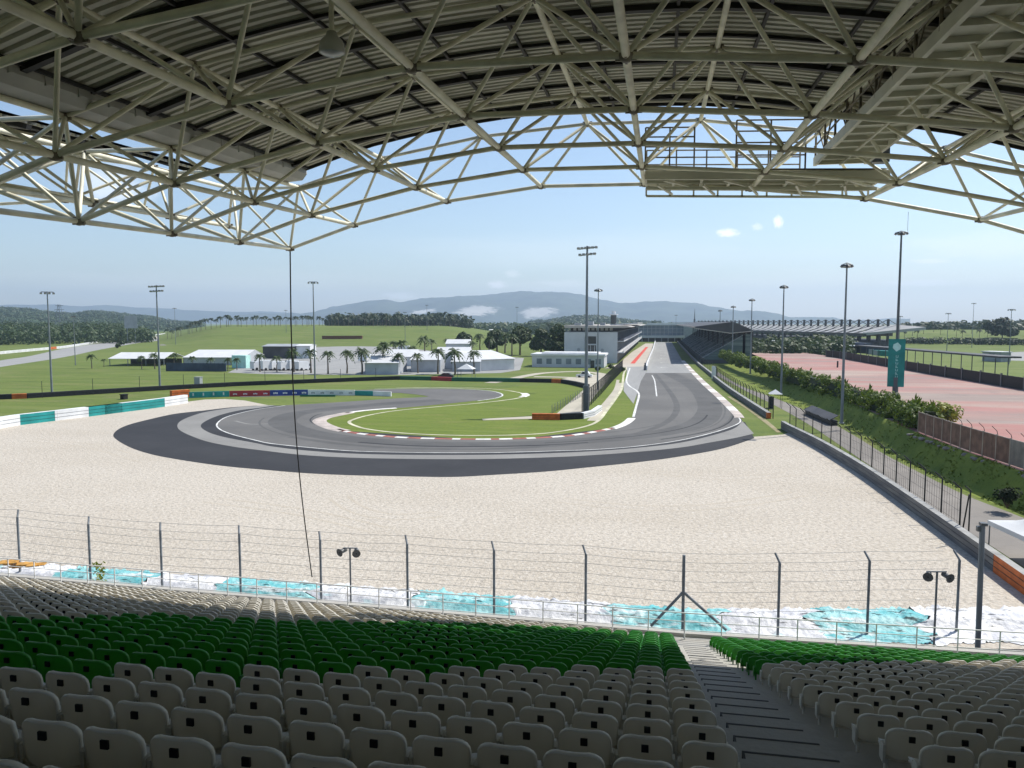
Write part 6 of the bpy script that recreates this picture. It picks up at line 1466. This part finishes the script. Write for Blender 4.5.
# woodland masses
def wood(name, xr, dr, zf, n, hr, rr, m, per=26, leafk=.62):
    b = MB()
    for _ in range(n):
        x = random.uniform(*xr); d = random.uniform(*dr); p = D(x, HY, d); z = zf(x, d); H = random.uniform(*hr); r = random.uniform(*rr)
        leaf_cloud(b, (p.x, p.y, z + H * .55), r, r, H * .5, per, r * leafk)
    return tag(b.build(name, m), kind='stuff')
wood('left_woodland', (-260, 150), (610, 900), lambda x, d: max(0, 6 * sstep(600, 900, d)) * (1 - sstep(110, 150, x)) - .5, 1500, (6, 12), (3.5, 6.5), 'forest_leaf', 44, .36)
wood('hill_woodland', (-280, 200), (1500, 2700), lambda x, d: wood_hill(x, d) - 2, 2200, (6, 10), (7, 13), 'forest_leaf', 24, .42)
wood('crest_woodland', (330, 470), (780, 900), lambda x, d: 10.5 * (1 - sstep(440, 530, x)), 220, (8, 15), (5, 8), 'far_leaf', 30)
wood('middle_woodland', (455, 690), (900, 1500), lambda x, d: 0, 520, (9, 15), (7, 12), 'forest_leaf', 30)
wood('knoll_woodland', (530, 660), (1600, 2400), lambda x, d: knoll(x, d) - 2, 500, (7, 12), (8, 14), 'forest_leaf', 16)
wood('east_woodland', (700, 1200), (760, 1100), lambda x, d: 6 * sstep(850, 950, x), 420, (6, 11), (6, 10), 'far_leaf', 26)
wood('stand_shrubbery', (752, 850), (330, 430), lambda x, d: 0, 130, (4, 9), (3, 5), 'tree_leaf', 90, .42)
b = MB()
for i in range(420):                          # low dark hedge line on the right crest
    x = random.uniform(905, 1200); d = random.uniform(545, 560); p = D(x, HY, d); leaf_cloud(b, (p.x, p.y, east_hill(x, d) + 1.6), 2.4, 1.6, 2.0, 26, 1.1)
tag(b.build('crest_hedge', 'far_leaf'), 'dark clipped hedge along the right-hand crest below the palms', 'hedge')
# hedge along the crest of the bank
hl = [G(x, y, ZP) for x, y in [(722, 357.5), (745, 366), (770, 374), (800, 384.5), (825, 392.5), (851, 402), (880, 413.5), (905, 424), (922, 431)]]
hp = smooth([(p.x + .9, p.y, 0) for p in hl], 14)
he = empty('crest_hedge', (hp[0].x, hp[0].y, 0), 0, 'shaggy green hedge along the top of the grass bank before the red car park', 'hedge'); O = Vector((hp[0].x, hp[0].y, 0))
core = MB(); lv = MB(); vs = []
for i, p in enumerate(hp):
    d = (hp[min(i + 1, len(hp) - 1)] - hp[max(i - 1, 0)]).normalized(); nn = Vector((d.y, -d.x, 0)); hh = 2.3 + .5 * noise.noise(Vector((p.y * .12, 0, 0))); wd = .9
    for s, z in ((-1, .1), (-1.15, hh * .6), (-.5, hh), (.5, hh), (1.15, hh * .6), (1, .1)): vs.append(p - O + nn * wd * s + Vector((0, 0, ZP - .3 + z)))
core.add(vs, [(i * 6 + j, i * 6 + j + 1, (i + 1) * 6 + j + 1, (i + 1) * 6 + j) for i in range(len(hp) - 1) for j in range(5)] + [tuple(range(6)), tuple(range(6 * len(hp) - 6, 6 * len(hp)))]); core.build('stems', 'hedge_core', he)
for i in range(len(hp) - 1):
    L_ = (hp[i + 1] - hp[i]).length; k = max(2, int(L_ / .45))
    for j in range(k):
        p = hp[i].lerp(hp[i + 1], random.random()); near = max(.5, min(1, 120 / p.y)); q = Vector((p.x + random.uniform(-1.7, 1.3), p.y + random.uniform(-.4, .4), ZP - .6 + random.uniform(.4, 3.0))); rr = random.uniform(.6, 1.15)
        leaf_cloud(lv, q - O, rr, rr, rr * .8, int(130 * near), .30 / max(.6, near))
        if random.random() < .35:
            for _ in range(4):
                e_ = Vector((random.uniform(-.5, .5), random.uniform(-.5, .5), random.uniform(.5, 1.1))); lv.add([q - O + Vector((0, 0, rr * .5)), q - O + e_ * .5 + Vector((.12, 0, rr * .5)), q - O + e_ + Vector((0, 0, rr * .5)), q - O + e_ * .5 + Vector((-.12, .05, rr * .5))], [(0, 1, 2, 3)])
lv.build('foliage', 'hedge_leaf', he)
def bush(name, c, r, n, size, m, label, h=1.0):
    e = empty(name, c, 0, label, 'bush'); b = MB()
    for i in range(9):
        a = random.uniform(0, 6.28); k = random.uniform(.2, .6); leaf_cloud(b, (r * k * math.cos(a), r * k * math.sin(a), r * random.uniform(.45, .95) * h), r * .45, r * .45, r * .4, n // 9, size)
    b.build('foliage', m, e); s = MB()
    for i in range(7): a = 6.28 * i / 7; s.tube((0, 0, -.2), (r * .5 * math.cos(a), r * .5 * math.sin(a), r * .7 * h), .05, 5)
    s.build('stems', 'bark', e)
g_ = G(947, 424, ZP); bush('croton_bush', g_, 2.2, 1300, .34, 'yellow_leaf', 'bright yellow-green bush behind the start of the slatted fence', 1.0)
g_ = G(922, 420, ZP); bush('dark_bush', g_ + Vector((-.3, 1.5, 0)), 1.5, 700, .3, 'hedge_core', 'very dark bush at the near end of the bank hedge')
g_ = G(1003, 498, .4); bush('dark_bush', Vector((27.2, 66.2, .6)), 1.1, 500, .25, 'hedge_core', 'dark clump on the bank behind the white pagoda tent')
# grass verges round the pit building
for k, (x, y, r) in enumerate([(611, 368.4, 1.3), (598, 371, 1.2), (622, 371.5, 1.2)]):
    g_ = G(x, y); bush('verge_shrub', g_, r, 240, .5, 'tree_leaf', 'low shrub on the verge beside the pit entry, %s of three' % nth(k + 1))
# distant dark reddish wall on the lawn
a, c = D(322, 338.6, 560), D(362, 339.6, 560); b = MB(); a.z = c.z = 1.6; b.obox((0, 0, 0), c - a, (0, 1.2, 0), (0, 0, 3.6)); b.obox((0, -.1, 3.6), c - a, (0, 1.4, 0), (0, 0, .4)); tag(b.build('red_terrace_wall', 'rust', loc=a), 'dark red wall on the distant lawn slope right of the rope', 'wall')
